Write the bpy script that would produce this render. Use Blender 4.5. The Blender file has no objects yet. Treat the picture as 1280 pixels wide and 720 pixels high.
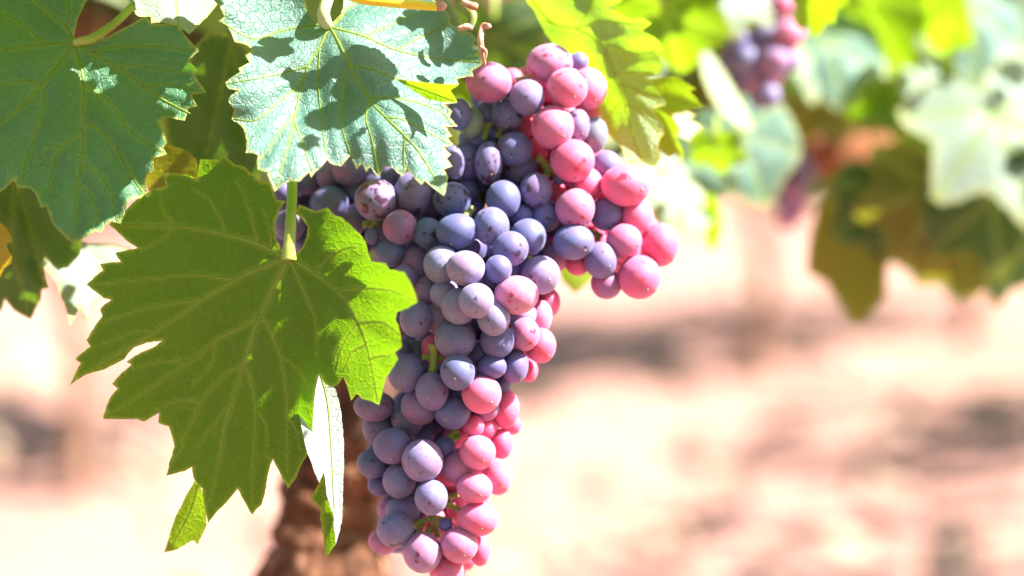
import bpy, bmesh, math, random
import numpy as np
from mathutils import Vector, Matrix
from mathutils.geometry import delaunay_2d_cdt

random.seed(7); np.random.seed(7)
sc = bpy.context.scene
COL = sc.collection
R = math.radians

# ------------------------------------------------------------------ camera
H, TILT, LENS = 0.95, R(9.0), 85.0
F = LENS / 36.0 * 1280.0
CAM = Vector((0, 0, H))
FWD = Vector((0, math.cos(TILT), -math.sin(TILT)))
UP = Vector((0, math.sin(TILT), math.cos(TILT)))
RT = Vector((1, 0, 0))
BACK = -FWD
cd = bpy.data.cameras.new('camera'); cam = bpy.data.objects.new('camera', cd); COL.objects.link(cam)
cam.location = CAM; cam.rotation_euler = (R(90) - TILT, 0, 0)
cd.lens = LENS; cd.sensor_width = 36; cd.clip_start = 0.05; cd.clip_end = 500
cd.dof.use_dof = True; cd.dof.focus_distance = 1.054; cd.dof.aperture_fstop = 3.0
cd.dof.aperture_blades = 0
sc.camera = cam

# ------------------------------------------------------------------ light
SUN = (RT * 0.64 + UP * 0.74 - FWD * 0.16).normalized()      # direction towards the sun
w = bpy.data.worlds.new('World'); sc.world = w; w.use_nodes = True
nt = w.node_tree; bg = nt.nodes['Background']
sky = nt.nodes.new('ShaderNodeTexSky'); sky.sky_type = 'NISHITA'; sky.sun_disc = False
sky.sun_elevation = math.asin(SUN.z); sky.sun_rotation = math.atan2(SUN.x, SUN.y)
sky.air_density = 1.0; sky.dust_density = 1.5
nt.links.new(sky.outputs[0], bg.inputs[0]); bg.inputs[1].default_value = 0.055
sl = bpy.data.lights.new('sun', 'SUN'); so = bpy.data.objects.new('sun', sl); COL.objects.link(so)
sl.energy = 5.0; sl.angle = R(0.5); sl.color = (1.0, 0.95, 0.87)
so.rotation_euler = SUN.to_track_quat('Z', 'Y').to_euler(); so.location = (3, 1, 5)
sc.view_settings.view_transform = 'Standard'; sc.view_settings.look = 'None'
sc.view_settings.gamma = 1; sc.view_settings.use_curve_mapping = False
sc.view_settings.exposure = 2.15
sc.render.engine = 'CYCLES'
sc.cycles.use_denoising = True
sc.cycles.max_bounces = 8; sc.cycles.transmission_bounces = 6; sc.cycles.diffuse_bounces = 4
sc.cycles.sample_clamp_indirect = 8

# ------------------------------------------------------------------ helpers
def at(px, py, d):
    return CAM + (FWD + RT * ((px - 640) / F) + UP * ((360 - py) / F)) * d

def link(name, me, mats, parent=None, loc=None):
    o = bpy.data.objects.new(name, me); COL.objects.link(o)
    if mats is not None:
        for m in (mats if isinstance(mats, (list, tuple)) else [mats]): me.materials.append(m)
    if parent is not None: o.parent = parent
    if loc is not None: o.location = loc
    return o

def tag(o, label=None, cat=None, group=None, kind=None):
    if label: o['label'] = label
    if cat: o['category'] = cat
    if group: o['group'] = group
    if kind: o['kind'] = kind
    return o

def empty(name, loc, label, cat, group=None):
    o = bpy.data.objects.new(name, None); COL.objects.link(o); o.location = loc
    o.empty_display_size = 0.01
    return tag(o, label, cat, group)

def mesh_from(name, verts, faces, smooth=True):
    me = bpy.data.meshes.new(name)
    me.from_pydata([tuple(v) for v in verts], [], faces)
    if smooth:
        me.polygons.foreach_set('use_smooth', [True] * len(me.polygons))
    me.update()
    return me

def catmull(pts, n=6):
    P = [Vector(p) for p in pts]
    if len(P) < 3: 
        return [P[0].lerp(P[-1], i / n) for i in range(n + 1)]
    out = []
    Q = [P[0] * 2 - P[1]] + P + [P[-1] * 2 - P[-2]]
    for i in range(1, len(Q) - 2):
        a, b, c, d = Q[i - 1:i + 3]
        for k in range(n):
            t = k / n
            out.append(0.5 * ((2 * b) + (c - a) * t + (2 * a - 5 * b + 4 * c - d) * t * t + (3 * b - a - 3 * c + d) * t ** 3))
    out.append(P[-1].copy())
    return out

def tube_data(pts, radii, seg=10, rough=0.0, ridges=0, n=6, seed=0):
    """tapered tube along a smoothed path; returns verts, faces"""
    path = catmull(pts, n)
    rr = np.interp(np.linspace(0, 1, len(path)), np.linspace(0, 1, len(radii)), radii)
    rnd = random.Random(seed)
    ph = [rnd.uniform(0, 6.28) for _ in range(8)]
    V, Fc = [], []
    up = None
    for i, p in enumerate(path):
        t = (path[min(i + 1, len(path) - 1)] - path[max(i - 1, 0)]).normalized()
        if up is None:
            up = t.orthogonal().normalized()
        up = (up - t * up.dot(t)).normalized(); sd = t.cross(up)
        for k in range(seg):
            a = 2 * math.pi * k / seg
            r = rr[i]
            if rough:
                r *= 1 + rough * (math.sin(a * 3 + ph[0] + i * .11) * .45 + math.sin(a * 7 + ph[1] - i * .17) * .35
                                  + math.sin(i * .53 + ph[2] + a) * .35 + rnd.uniform(-.35, .35))
            V.append(p + (up * math.cos(a) + sd * math.sin(a)) * r)
    m = len(path)
    for i in range(m - 1):
        for k in range(seg):
            a = i * seg + k; b = i * seg + (k + 1) % seg
            Fc.append((a, b, b + seg, a + seg))
    V.append(path[0]); V.append(path[-1])
    for k in range(seg):
        Fc.append((len(V) - 2, (k + 1) % seg, k))
        Fc.append((len(V) - 1, (m - 1) * seg + k, (m - 1) * seg + (k + 1) % seg))
    return V, Fc

def tube(name, pts, radii, mat, parent=None, origin=Vector((0, 0, 0)), **kw):
    V, Fc = tube_data([Vector(p) - origin for p in pts], radii, **kw)
    return link(name, mesh_from(name, V, Fc), mat, parent)

# ------------------------------------------------------------------ materials
def newmat(name):
    m = bpy.data.materials.new(name); m.use_nodes = True
    t = m.node_tree
    for n in list(t.nodes): t.nodes.remove(n)
    out = t.nodes.new('ShaderNodeOutputMaterial')
    return m, t, out

def N(t, typ, **kw):
    n = t.nodes.new(typ)
    for k, v in kw.items(): setattr(n, k, v)
    return n

def mixc(t, fac, a, b, blend='MIX'):
    n = N(t, 'ShaderNodeMix', data_type='RGBA', blend_type=blend)
    for s, v in ((n.inputs[0], fac), (n.inputs[6], a), (n.inputs[7], b)):
        if isinstance(v, bpy.types.NodeSocket): t.links.new(v, s)
        elif isinstance(v, (tuple, list)): s.default_value = (*v, 1) if len(v) == 3 else v
        else: s.default_value = v
    return n.outputs[2]

def math_(t, op, a, b=None, clamp=False):
    n = N(t, 'ShaderNodeMath', operation=op); n.use_clamp = clamp
    for s, v in zip(n.inputs, (a, b)):
        if v is None: continue
        if isinstance(v, bpy.types.NodeSocket): t.links.new(v, s)
        else: s.default_value = v
    return n.outputs[0]

def ramp(t, src, stops, interp='LINEAR'):
    n = N(t, 'ShaderNodeValToRGB'); n.color_ramp.interpolation = interp
    e = n.color_ramp.elements
    while len(e) < len(stops): e.new(0.5)
    for el, (p, c) in zip(e, stops):
        el.position = p; el.color = (*c, 1) if len(c) == 3 else c
    t.links.new(src, n.inputs[0])
    return n.outputs[0]

def noise(t, vec, scale, detail=3, rough=0.55):
    n = N(t, 'ShaderNodeTexNoise'); n.inputs['Scale'].default_value = scale
    n.inputs['Detail'].default_value = detail; n.inputs['Roughness'].default_value = rough
    if vec is not None: t.links.new(vec, n.inputs['Vector'])
    return n.outputs['Fac']

def leaf_mat(name, dark, light, back, trans, tw=0.36, rough=0.42, vein=(0.22, 0.32, 0.06), edge=(0.42, 0.40, 0.06), spec=0.5, sheen_tint=0.0, rust=0.0, speck=0.22, netf=0.10):
    m, t, out = newmat(name)
    co = N(t, 'ShaderNodeAttribute', attribute_name='leafco').outputs['Vector']
    tc = N(t, 'ShaderNodeTexCoord').outputs['Object']
    geo = N(t, 'ShaderNodeNewGeometry')
    n1 = noise(t, tc, 38, 6, 0.62)
    n2 = noise(t, tc, 420, 3)
    vor = N(t, 'ShaderNodeTexVoronoi', feature='DISTANCE_TO_EDGE')
    vor.inputs['Scale'].default_value = 210
    dist = N(t, 'ShaderNodeVectorMath', operation='ADD')
    nz = N(t, 'ShaderNodeTexNoise'); nz.inputs['Scale'].default_value = 160
    sc_ = N(t, 'ShaderNodeVectorMath', operation='SCALE'); sc_.inputs['Scale'].default_value = 0.004
    t.links.new(tc, nz.inputs['Vector']); t.links.new(nz.outputs['Color'], sc_.inputs[0])
    t.links.new(tc, dist.inputs[0]); t.links.new(sc_.outputs[0], dist.inputs[1])
    t.links.new(dist.outputs[0], vor.inputs['Vector'])
    net = ramp(t, vor.outputs['Distance'], [(0.0, (1, 1, 1)), (0.075, (0, 0, 0))])
    vor2 = N(t, 'ShaderNodeTexVoronoi', feature='DISTANCE_TO_EDGE'); vor2.inputs['Scale'].default_value = 720
    t.links.new(dist.outputs[0], vor2.inputs['Vector'])
    net2 = ramp(t, vor2.outputs['Distance'], [(0.0, (1, 1, 1)), (0.12, (0, 0, 0))])
    va = N(t, 'ShaderNodeAttribute', attribute_name='vein').outputs['Fac']
    ea = N(t, 'ShaderNodeAttribute', attribute_name='edge').outputs['Fac']
    f = mixc(t, ramp(t, n1, [(0.3, (0, 0, 0)), (0.7, (1, 1, 1))]), dark, light)
    f = mixc(t, math_(t, 'MULTIPLY', net, netf), f, vein)
    f = mixc(t, math_(t, 'MULTIPLY', net2, 0.05), f, vein)
    # pale hairs and small glints painted as specks on the blade
    sp = ramp(t, noise(t, tc, 900, 2), [(0.66, (0, 0, 0)), (0.74, (1, 1, 1))])
    f = mixc(t, math_(t, 'MULTIPLY', sp, speck + sheen_tint), f, (0.42, 0.46, 0.36))
    if sheen_tint:
        f = mixc(t, ramp(t, noise(t, tc, 30, 4), [(0.35, (0, 0, 0)), (0.75, (sheen_tint, sheen_tint, sheen_tint))]), f, (0.33, 0.48, 0.49))  # gloss and sky sheen painted into the blade colour as pale patches
    if rust:
        f = mixc(t, ramp(t, noise(t, tc, 26, 3), [(0.55, (0, 0, 0)), (0.7, (rust, rust, rust))]), f, (0.35, 0.12, 0.02))
    f = mixc(t, va, f, vein)
    f = mixc(t, ea, f, edge)
    b = mixc(t, math_(t, 'MULTIPLY', net, 0.3), back, tuple(min(1, c * 1.3) for c in back))
    b = mixc(t, va, b, vein)
    base = mixc(t, geo.outputs['Backfacing'], f, b)
    pr = N(t, 'ShaderNodeBsdfPrincipled')
    t.links.new(base, pr.inputs['Base Color'])
    rg = mixc(t, geo.outputs['Backfacing'], (rough,) * 3, (0.85,) * 3)
    t.links.new(rg, pr.inputs['Roughness'])
    pr.inputs['Specular IOR Level'].default_value = spec
    tr = N(t, 'ShaderNodeBsdfTranslucent')
    tcol = mixc(t, math_(t, 'MULTIPLY', n1, 0.5), trans, tuple(c * 0.65 for c in trans))
    tcol = mixc(t, math_(t, 'MULTIPLY', net, 0.28), tcol, tuple(min(1, c * 1.5) for c in trans))
    tcol = mixc(t, math_(t, 'MULTIPLY', va, 0.55), tcol, tuple(min(1, c * 1.7 + .03) for c in trans))
    t.links.new(tcol, tr.inputs['Color'])
    mx = N(t, 'ShaderNodeMixShader'); mx.inputs[0].default_value = tw
    t.links.new(pr.outputs[0], mx.inputs[1]); t.links.new(tr.outputs[0], mx.inputs[2])
    h = math_(t, 'MULTIPLY', net, -0.9)
    h = math_(t, 'ADD', h, math_(t, 'MULTIPLY', n2, 1.1))
    h = math_(t, 'ADD', h, math_(t, 'MULTIPLY', net2, -0.35))
    bp = N(t, 'ShaderNodeBump'); bp.inputs['Strength'].default_value = 0.55; bp.inputs['Distance'].default_value = 0.0006
    t.links.new(h, bp.inputs['Height']); t.links.new(bp.outputs[0], pr.inputs['Normal']); t.links.new(bp.outputs[0], tr.inputs['Normal'])
    t.links.new(mx.outputs[0], out.inputs[0])
    return m

WHITEBACK = (0.46, 0.52, 0.42)
L_GREEN = leaf_mat("leaf_green", (0.005, 0.042, 0.006), (0.020, 0.085, 0.012), (0.26, 0.32, 0.20), (0.40, 0.84, 0.004), 0.31, spec=0.28, speck=0.14, netf=0.06)
L_LIME = leaf_mat('leaf_lime', (0.06, 0.17, 0.01), (0.10, 0.22, 0.015), (0.34, 0.40, 0.24), (0.36, 0.60, 0.008), 0.45, spec=0.3)
L_DARK = leaf_mat('leaf_dark_green', (0.022, 0.080, 0.015), (0.040, 0.115, 0.022), (0.28, 0.34, 0.22), (0.16, 0.30, 0.010), 0.34)
L_WAXSHEEN = leaf_mat('leaf_waxy_sheen_green', (0.030, 0.145, 0.115), (0.060, 0.210, 0.175), (0.34, 0.40, 0.30), (0.24, 0.46, 0.015), 0.30, 0.46, spec=0.8, sheen_tint=0.42)  # blue in the base colour stands in for sky sheen
L_BLUISH = leaf_mat('leaf_blue_green', (0.016, 0.130, 0.045), (0.038, 0.190, 0.085), (0.34, 0.40, 0.30), (0.20, 0.52, 0.012), 0.28, 0.46, spec=0.6, sheen_tint=0.16)
L_YELLOW = leaf_mat('leaf_yellow_green', (0.20, 0.36, 0.015), (0.26, 0.40, 0.025), WHITEBACK, (0.37, 0.60, 0.006), 0.48, spec=0.3, speck=0.03)
L_LIMESHEEN = leaf_mat('leaf_lime_sheen', (0.10, 0.24, 0.06), (0.14, 0.28, 0.08), WHITEBACK, (0.42, 0.80, 0.006), 0.46, 0.40, spec=0.8, sheen_tint=0.45)
L_GOLD = leaf_mat('leaf_golden', (0.30, 0.24, 0.02), (0.38, 0.30, 0.03), (0.5, 0.42, 0.16), (0.80, 0.55, 0.01), 0.5, rust=0.5)
L_PALE = leaf_mat('leaf_pale', (0.19, 0.27, 0.19), (0.28, 0.36, 0.28), (0.52, 0.60, 0.55), (0.30, 0.46, 0.16), 0.32, 0.5, sheen_tint=0.4)  # pale front colour stands in for sun glare; the back is real underside
L_OLIVE = leaf_mat('leaf_olive', (0.06, 0.10, 0.012), (0.10, 0.13, 0.015), (0.30, 0.30, 0.14), (0.34, 0.36, 0.010), 0.42, rust=0.35)

def simple_mat(name, c1, c2, scale, rough=0.5, bump=0.0, sss=0.0, spec=0.4, bscale=None):
    m, t, out = newmat(name)
    tc = N(t, 'ShaderNodeTexCoord').outputs['Object']
    n1 = noise(t, tc, scale, 4)
    c = mixc(t, ramp(t, n1, [(0.35, (0, 0, 0)), (0.65, (1, 1, 1))]), c1, c2)
    p = N(t, 'ShaderNodeBsdfPrincipled'); t.links.new(c, p.inputs['Base Color'])
    p.inputs['Roughness'].default_value = rough; p.inputs['Specular IOR Level'].default_value = spec
    if sss:
        p.inputs['Subsurface Weight'].default_value = sss
        p.inputs['Subsurface Radius'].default_value = (1, .8, .2); p.inputs['Subsurface Scale'].default_value = 0.002
    if bump:
        bp = N(t, 'ShaderNodeBump'); bp.inputs['Strength'].default_value = 0.8; bp.inputs['Distance'].default_value = bump
        t.links.new(noise(t, tc, bscale or scale * 3, 5), bp.inputs['Height']); t.links.new(bp.outputs[0], p.inputs['Normal'])
    t.links.new(p.outputs[0], out.inputs[0])
    return m

M_STALK = simple_mat('green_stalk', (0.30, 0.40, 0.05), (0.40, 0.46, 0.10), 60, 0.4, 0.0003, 0.3)
M_STALKW = simple_mat('pale_stalk', (0.45, 0.48, 0.22), (0.55, 0.55, 0.32), 60, 0.4, 0.0003, 0.3)
M_YSTALK = simple_mat('yellow_stalk', (0.80, 0.58, 0.02), (0.88, 0.68, 0.05), 40, 0.4, 0.0003, 0.3)
M_VEIN = simple_mat('leaf_vein', (0.15, 0.26, 0.025), (0.22, 0.32, 0.04), 90, 0.5, 0, 0.0)
def vein_mat():
    m, t, out = newmat('leaf_vein_clear')
    p = N(t, 'ShaderNodeBsdfPrincipled'); p.inputs['Base Color'].default_value = (.26, .36, .05, 1); p.inputs['Roughness'].default_value = .5
    tr = N(t, 'ShaderNodeBsdfTranslucent'); tr.inputs['Color'].default_value = (.72, .88, .06, 1)
    mx = N(t, 'ShaderNodeMixShader'); mx.inputs[0].default_value = .42
    t.links.new(p.outputs[0], mx.inputs[1]); t.links.new(tr.outputs[0], mx.inputs[2]); t.links.new(mx.outputs[0], out.inputs[0])
    return m
M_VEIN = vein_mat()
M_DRY = simple_mat('dry_tendril', (0.45, 0.16, 0.10), (0.65, 0.36, 0.27), 120, 0.6, 0.0005)
M_SCAR = simple_mat('blossom_scar', (0.50, 0.34, 0.22), (0.16, 0.08, 0.05), 1.6, 0.6)
M_RACHIS = simple_mat('bunch_stem', (0.16, 0.20, 0.05), (0.26, 0.30, 0.09), 80, 0.5, 0.0004)
M_PEDICEL = simple_mat('berry_stalk', (0.30, 0.36, 0.08), (0.40, 0.38, 0.12), 90, 0.5, 0.0004)

def bark_mat(name, c1, c2, c3):
    m, t, out = newmat(name)
    tc = N(t, 'ShaderNodeTexCoord')
    mp = N(t, 'ShaderNodeMapping'); mp.inputs['Scale'].default_value = (75, 75, 8)
    t.links.new(tc.outputs['Object'], mp.inputs[0])
    n1 = noise(t, mp.outputs[0], 1.0, 6, 0.65)
    n2 = noise(t, tc.outputs['Object'], 18, 3)
    c = ramp(t, n1, [(0.3, c1), (0.5, c2), (0.72, c3)])
    c = mixc(t, ramp(t, n2, [(0.5, (0, 0, 0)), (0.62, (.7, .7, .7))]), c, c1)
    p = N(t, 'ShaderNodeBsdfPrincipled'); t.links.new(c, p.inputs['Base Color']); p.inputs['Roughness'].default_value = 0.9
    bp = N(t, 'ShaderNodeBump'); bp.inputs['Strength'].default_value = 1; bp.inputs['Distance'].default_value = 0.006
    t.links.new(n1, bp.inputs['Height']); t.links.new(bp.outputs[0], p.inputs['Normal'])
    t.links.new(p.outputs[0], out.inputs[0])
    return m
M_BARK = bark_mat('vine_bark', (0.018, 0.008, 0.005), (0.15, 0.055, 0.022), (0.42, 0.21, 0.12))
M_BARK_FAR = bark_mat('far_vine_bark', (0.16, 0.08, 0.05), (0.30, 0.17, 0.11), (0.45, 0.28, 0.2))
M_BARK_RED = bark_mat('red_cordon_bark', (0.05, 0.016, 0.007), (0.19, 0.060, 0.018), (0.32, 0.13, 0.05))

def grape_mat():
    m, t, out = newmat('grape_skin')
    oi = N(t, 'ShaderNodeObjectInfo')
    sep = N(t, 'ShaderNodeSeparateColor'); t.links.new(oi.outputs['Color'], sep.inputs[0])
    pink, spots, green = sep.outputs[0], sep.outputs[1], sep.outputs[2]
    tc = N(t, 'ShaderNodeTexCoord').outputs['Object']
    off = N(t, 'ShaderNodeVectorMath', operation='ADD')
    sc_ = N(t, 'ShaderNodeVectorMath', operation='SCALE'); t.links.new(oi.outputs['Random'], sc_.inputs['Scale'])
    sc_.inputs[0].default_value = (37.0, 91.0, 53.0)
    t.links.new(tc, off.inputs[0]); t.links.new(sc_.outputs[0], off.inputs[1])
    v = off.outputs[0]
    big = noise(t, v, 0.9, 3)
    mid = noise(t, v, 1.6, 4, 0.5)
    fine = noise(t, v, 14, 3)
    vor = N(t, 'ShaderNodeTexVoronoi'); vor.inputs['Scale'].default_value = 2.2; t.links.new(v, vor.inputs['Vector'])
    # ripeness drifts across one berry
    pk = math_(t, 'ADD', pink, math_(t, 'MULTIPLY', math_(t, 'SUBTRACT', big, 0.5), 0.75), True)
    bloom = ramp(t, pk, [(0.0, (0.080, 0.105, 0.285)), (0.3, (0.185, 0.135, 0.330)), (0.6, (0.470, 0.150, 0.320)), (1.0, (0.760, 0.130, 0.270))])
    skin = ramp(t, pk, [(0.0, (0.022, 0.018, 0.045)), (0.35, (0.080, 0.016, 0.035)), (0.7, (0.38, 0.025, 0.05)), (1.0, (0.62, 0.04, 0.07))])
    bloom = mixc(t, green, bloom, (0.22, 0.42, 0.12)); skin = mixc(t, green, skin, (0.16, 0.26, 0.04))
    # bloom (waxy film) is thin in rubbed patches
    thr = math_(t, 'SUBTRACT', 0.665, math_(t, 'MULTIPLY', spots, 0.15))
    patch = math_(t, 'MULTIPLY', math_(t, 'SUBTRACT', mid, thr), 14.0, True)
    dot = math_(t, 'MULTIPLY', math_(t, 'SUBTRACT', math_(t, 'ADD', 0.09, math_(t, 'MULTIPLY', spots, 0.15)), vor.outputs['Distance']), 16.0, True)
    patch = math_(t, 'MAXIMUM', patch, math_(t, 'MULTIPLY', dot, 0.85))
    thin = math_(t, 'MULTIPLY', ramp(t, math_(t, 'ADD', math_(t, 'MULTIPLY', big, 0.7), math_(t, 'MULTIPLY', fine, 0.3)), [(0.38, (0, 0, 0)), (0.66, (1, 1, 1))]), 0.30)
    rub = math_(t, 'MAXIMUM', patch, thin)
    rub = math_(t, 'MULTIPLY', rub, 0.9)
    dust = noise(t, v, 4.5, 5, 0.65)
    bloom = mixc(t, math_(t, 'MULTIPLY', ramp(t, dust, [(0.30, (.35, .35, .35)), (0.75, (1, 1, 1))]), oi.outputs['Alpha']), bloom, (0.52, 0.44, 0.60))
    c = mixc(t, rub, bloom, skin)
    p = N(t, 'ShaderNodeBsdfPrincipled')
    t.links.new(c, p.inputs['Base Color'])
    rg = math_(t, 'SUBTRACT', 0.58, math_(t, 'MULTIPLY', patch, 0.3))
    t.links.new(rg, p.inputs['Roughness'])
    p.inputs['Specular IOR Level'].default_value = 0.45
    p.subsurface_method = 'RANDOM_WALK'
    t.links.new(math_(t, 'ADD', 0.10, math_(t, 'MULTIPLY', pk, 0.75), True), p.inputs['Subsurface Weight'])
    p.inputs['Subsurface Radius'].default_value = (1.0, 0.22, 0.30)
    p.inputs['Subsurface Scale'].default_value = 0.0045
    p.inputs['Sheen Weight'].default_value = 0.15; p.inputs['Sheen Roughness'].default_value = 0.4
    p.inputs['Sheen Tint'].default_value = (0.8, 0.85, 1, 1)
    bp = N(t, 'ShaderNodeBump'); bp.inputs['Strength'].default_value = 0.12; bp.inputs['Distance'].default_value = 0.0006
    t.links.new(fine, bp.inputs['Height']); t.links.new(bp.outputs[0], p.inputs['Normal'])
    t.links.new(p.outputs[0], out.inputs[0])
    return m
M_GRAPE = grape_mat()

def soil_mat():
    m, t, out = newmat('dry_soil')
    tc = N(t, 'ShaderNodeTexCoord').outputs['Object']
    a = noise(t, tc, 0.9, 5, 0.6); b = noise(t, tc, 9, 6, 0.65); c = noise(t, tc, 60, 4, 0.6)
    col = ramp(t, a, [(0.36, (0.34, 0.165, 0.140)), (0.5, (0.42, 0.212, 0.178)), (0.66, (0.46, 0.270, 0.212))])
    col = mixc(t, ramp(t, b, [(0.35, (0, 0, 0)), (0.7, (1, 1, 1))]), col, (0.41, 0.230, 0.185))
    col = mixc(t, ramp(t, c, [(0.55, (0, 0, 0)), (0.75, (.6, .6, .6))]), col, (0.27, 0.17, 0.12))
    p = N(t, 'ShaderNodeBsdfPrincipled'); t.links.new(col, p.inputs['Base Color'])
    p.inputs['Roughness'].default_value = 0.95; p.inputs['Specular IOR Level'].default_value = 0.15
    bp = N(t, 'ShaderNodeBump'); bp.inputs['Strength'].default_value = 1; bp.inputs['Distance'].default_value = 0.055
    t.links.new(b, bp.inputs['Height']); t.links.new(bp.outputs[0], p.inputs['Normal'])
    t.links.new(p.outputs[0], out.inputs[0])
    return m
M_SOIL = soil_mat()
M_CLOD = simple_mat('soil_clod', (0.38, 0.24, 0.17), (0.55, 0.40, 0.29), 8, 0.95, 0.01)

# ------------------------------------------------------------------ ground
def build_ground():
    xs = np.concatenate([np.linspace(-60, -5, 14), np.linspace(-4.5, 6.5, 90), np.linspace(7, 60, 14)])
    ys = np.concatenate([np.linspace(-20, 1, 8), np.linspace(1.2, 12, 110), np.linspace(12.5, 140, 20)])
    V, Fc = [], []
    for y in ys:
        for x in xs:
            z = 0.018 * math.sin(x * 2.1 + y * 1.3) + 0.014 * math.sin(x * 5.3 - y * 4.1 + 1) + 0.01 * math.sin(x * 9.7 + y * 7.9)
            V.append((x, y, z))
    nx = len(xs)
    for j in range(len(ys) - 1):
        for i in range(nx - 1):
            a = j * nx + i
            Fc.append((a, a + 1, a + nx + 1, a + nx))
    tag(link('ground', mesh_from('ground', V, Fc), M_SOIL), kind='structure')
    # loose clods and stones lying on the soil
    bm = bmesh.new(); rnd = random.Random(3)
    for i in range(900):
        d = rnd.uniform(2.7, 9.0); x = rnd.uniform(-.26, .26) * d
        s = abs(rnd.gauss(0.010, 0.010)) + 0.006
        mt = Matrix.Translation((x, d, s * .25)) @ Matrix.Rotation(rnd.uniform(0, 6), 4, 'Z') @ Matrix.Diagonal((s * rnd.uniform(.8, 1.5), s, s * rnd.uniform(.5, .8), 1))
        r = bmesh.ops.create_icosphere(bm, subdivisions=1, radius=1, matrix=mt)
        for v in r['verts']: v.co += Vector((rnd.uniform(-1, 1), rnd.uniform(-1, 1), rnd.uniform(-1, 1))) * s * .2
    me = bpy.data.meshes.new('soil_clods'); bm.to_mesh(me); bm.free()
    tag(link('soil_clods', me, M_CLOD), 'loose pinkish soil clods scattered over the vineyard floor', 'soil', kind='stuff')
build_ground()

# ------------------------------------------------------------------ leaf builders
def pip(pts, poly):
    """points in polygon, vectorised"""
    x, y = pts[:, 0], pts[:, 1]; ins = np.zeros(len(pts), bool)
    n = len(poly); j = n - 1
    for i in range(n):
        xi, yi = poly[i]; xj, yj = poly[j]
        c = ((yi > y) != (yj > y)) & (x < (xj - xi) * (y - yi) / (yj - yi + 1e-15) + xi)
        ins ^= c; j = i
    return ins

def seg_dist(P, segs):
    d = np.full(len(P), 1e9); wd = np.zeros(len(P))
    for (a, b, w_) in segs:
        ab = b - a; L = (ab @ ab) + 1e-12
        tt = np.clip(((P - a) @ ab) / L, 0, 1)
        q = np.linalg.norm(P - (a + tt[:, None] * ab), axis=1)
        k = q < d
        d[k] = q[k]; wd[k] = w_
    return d, wd

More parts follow.
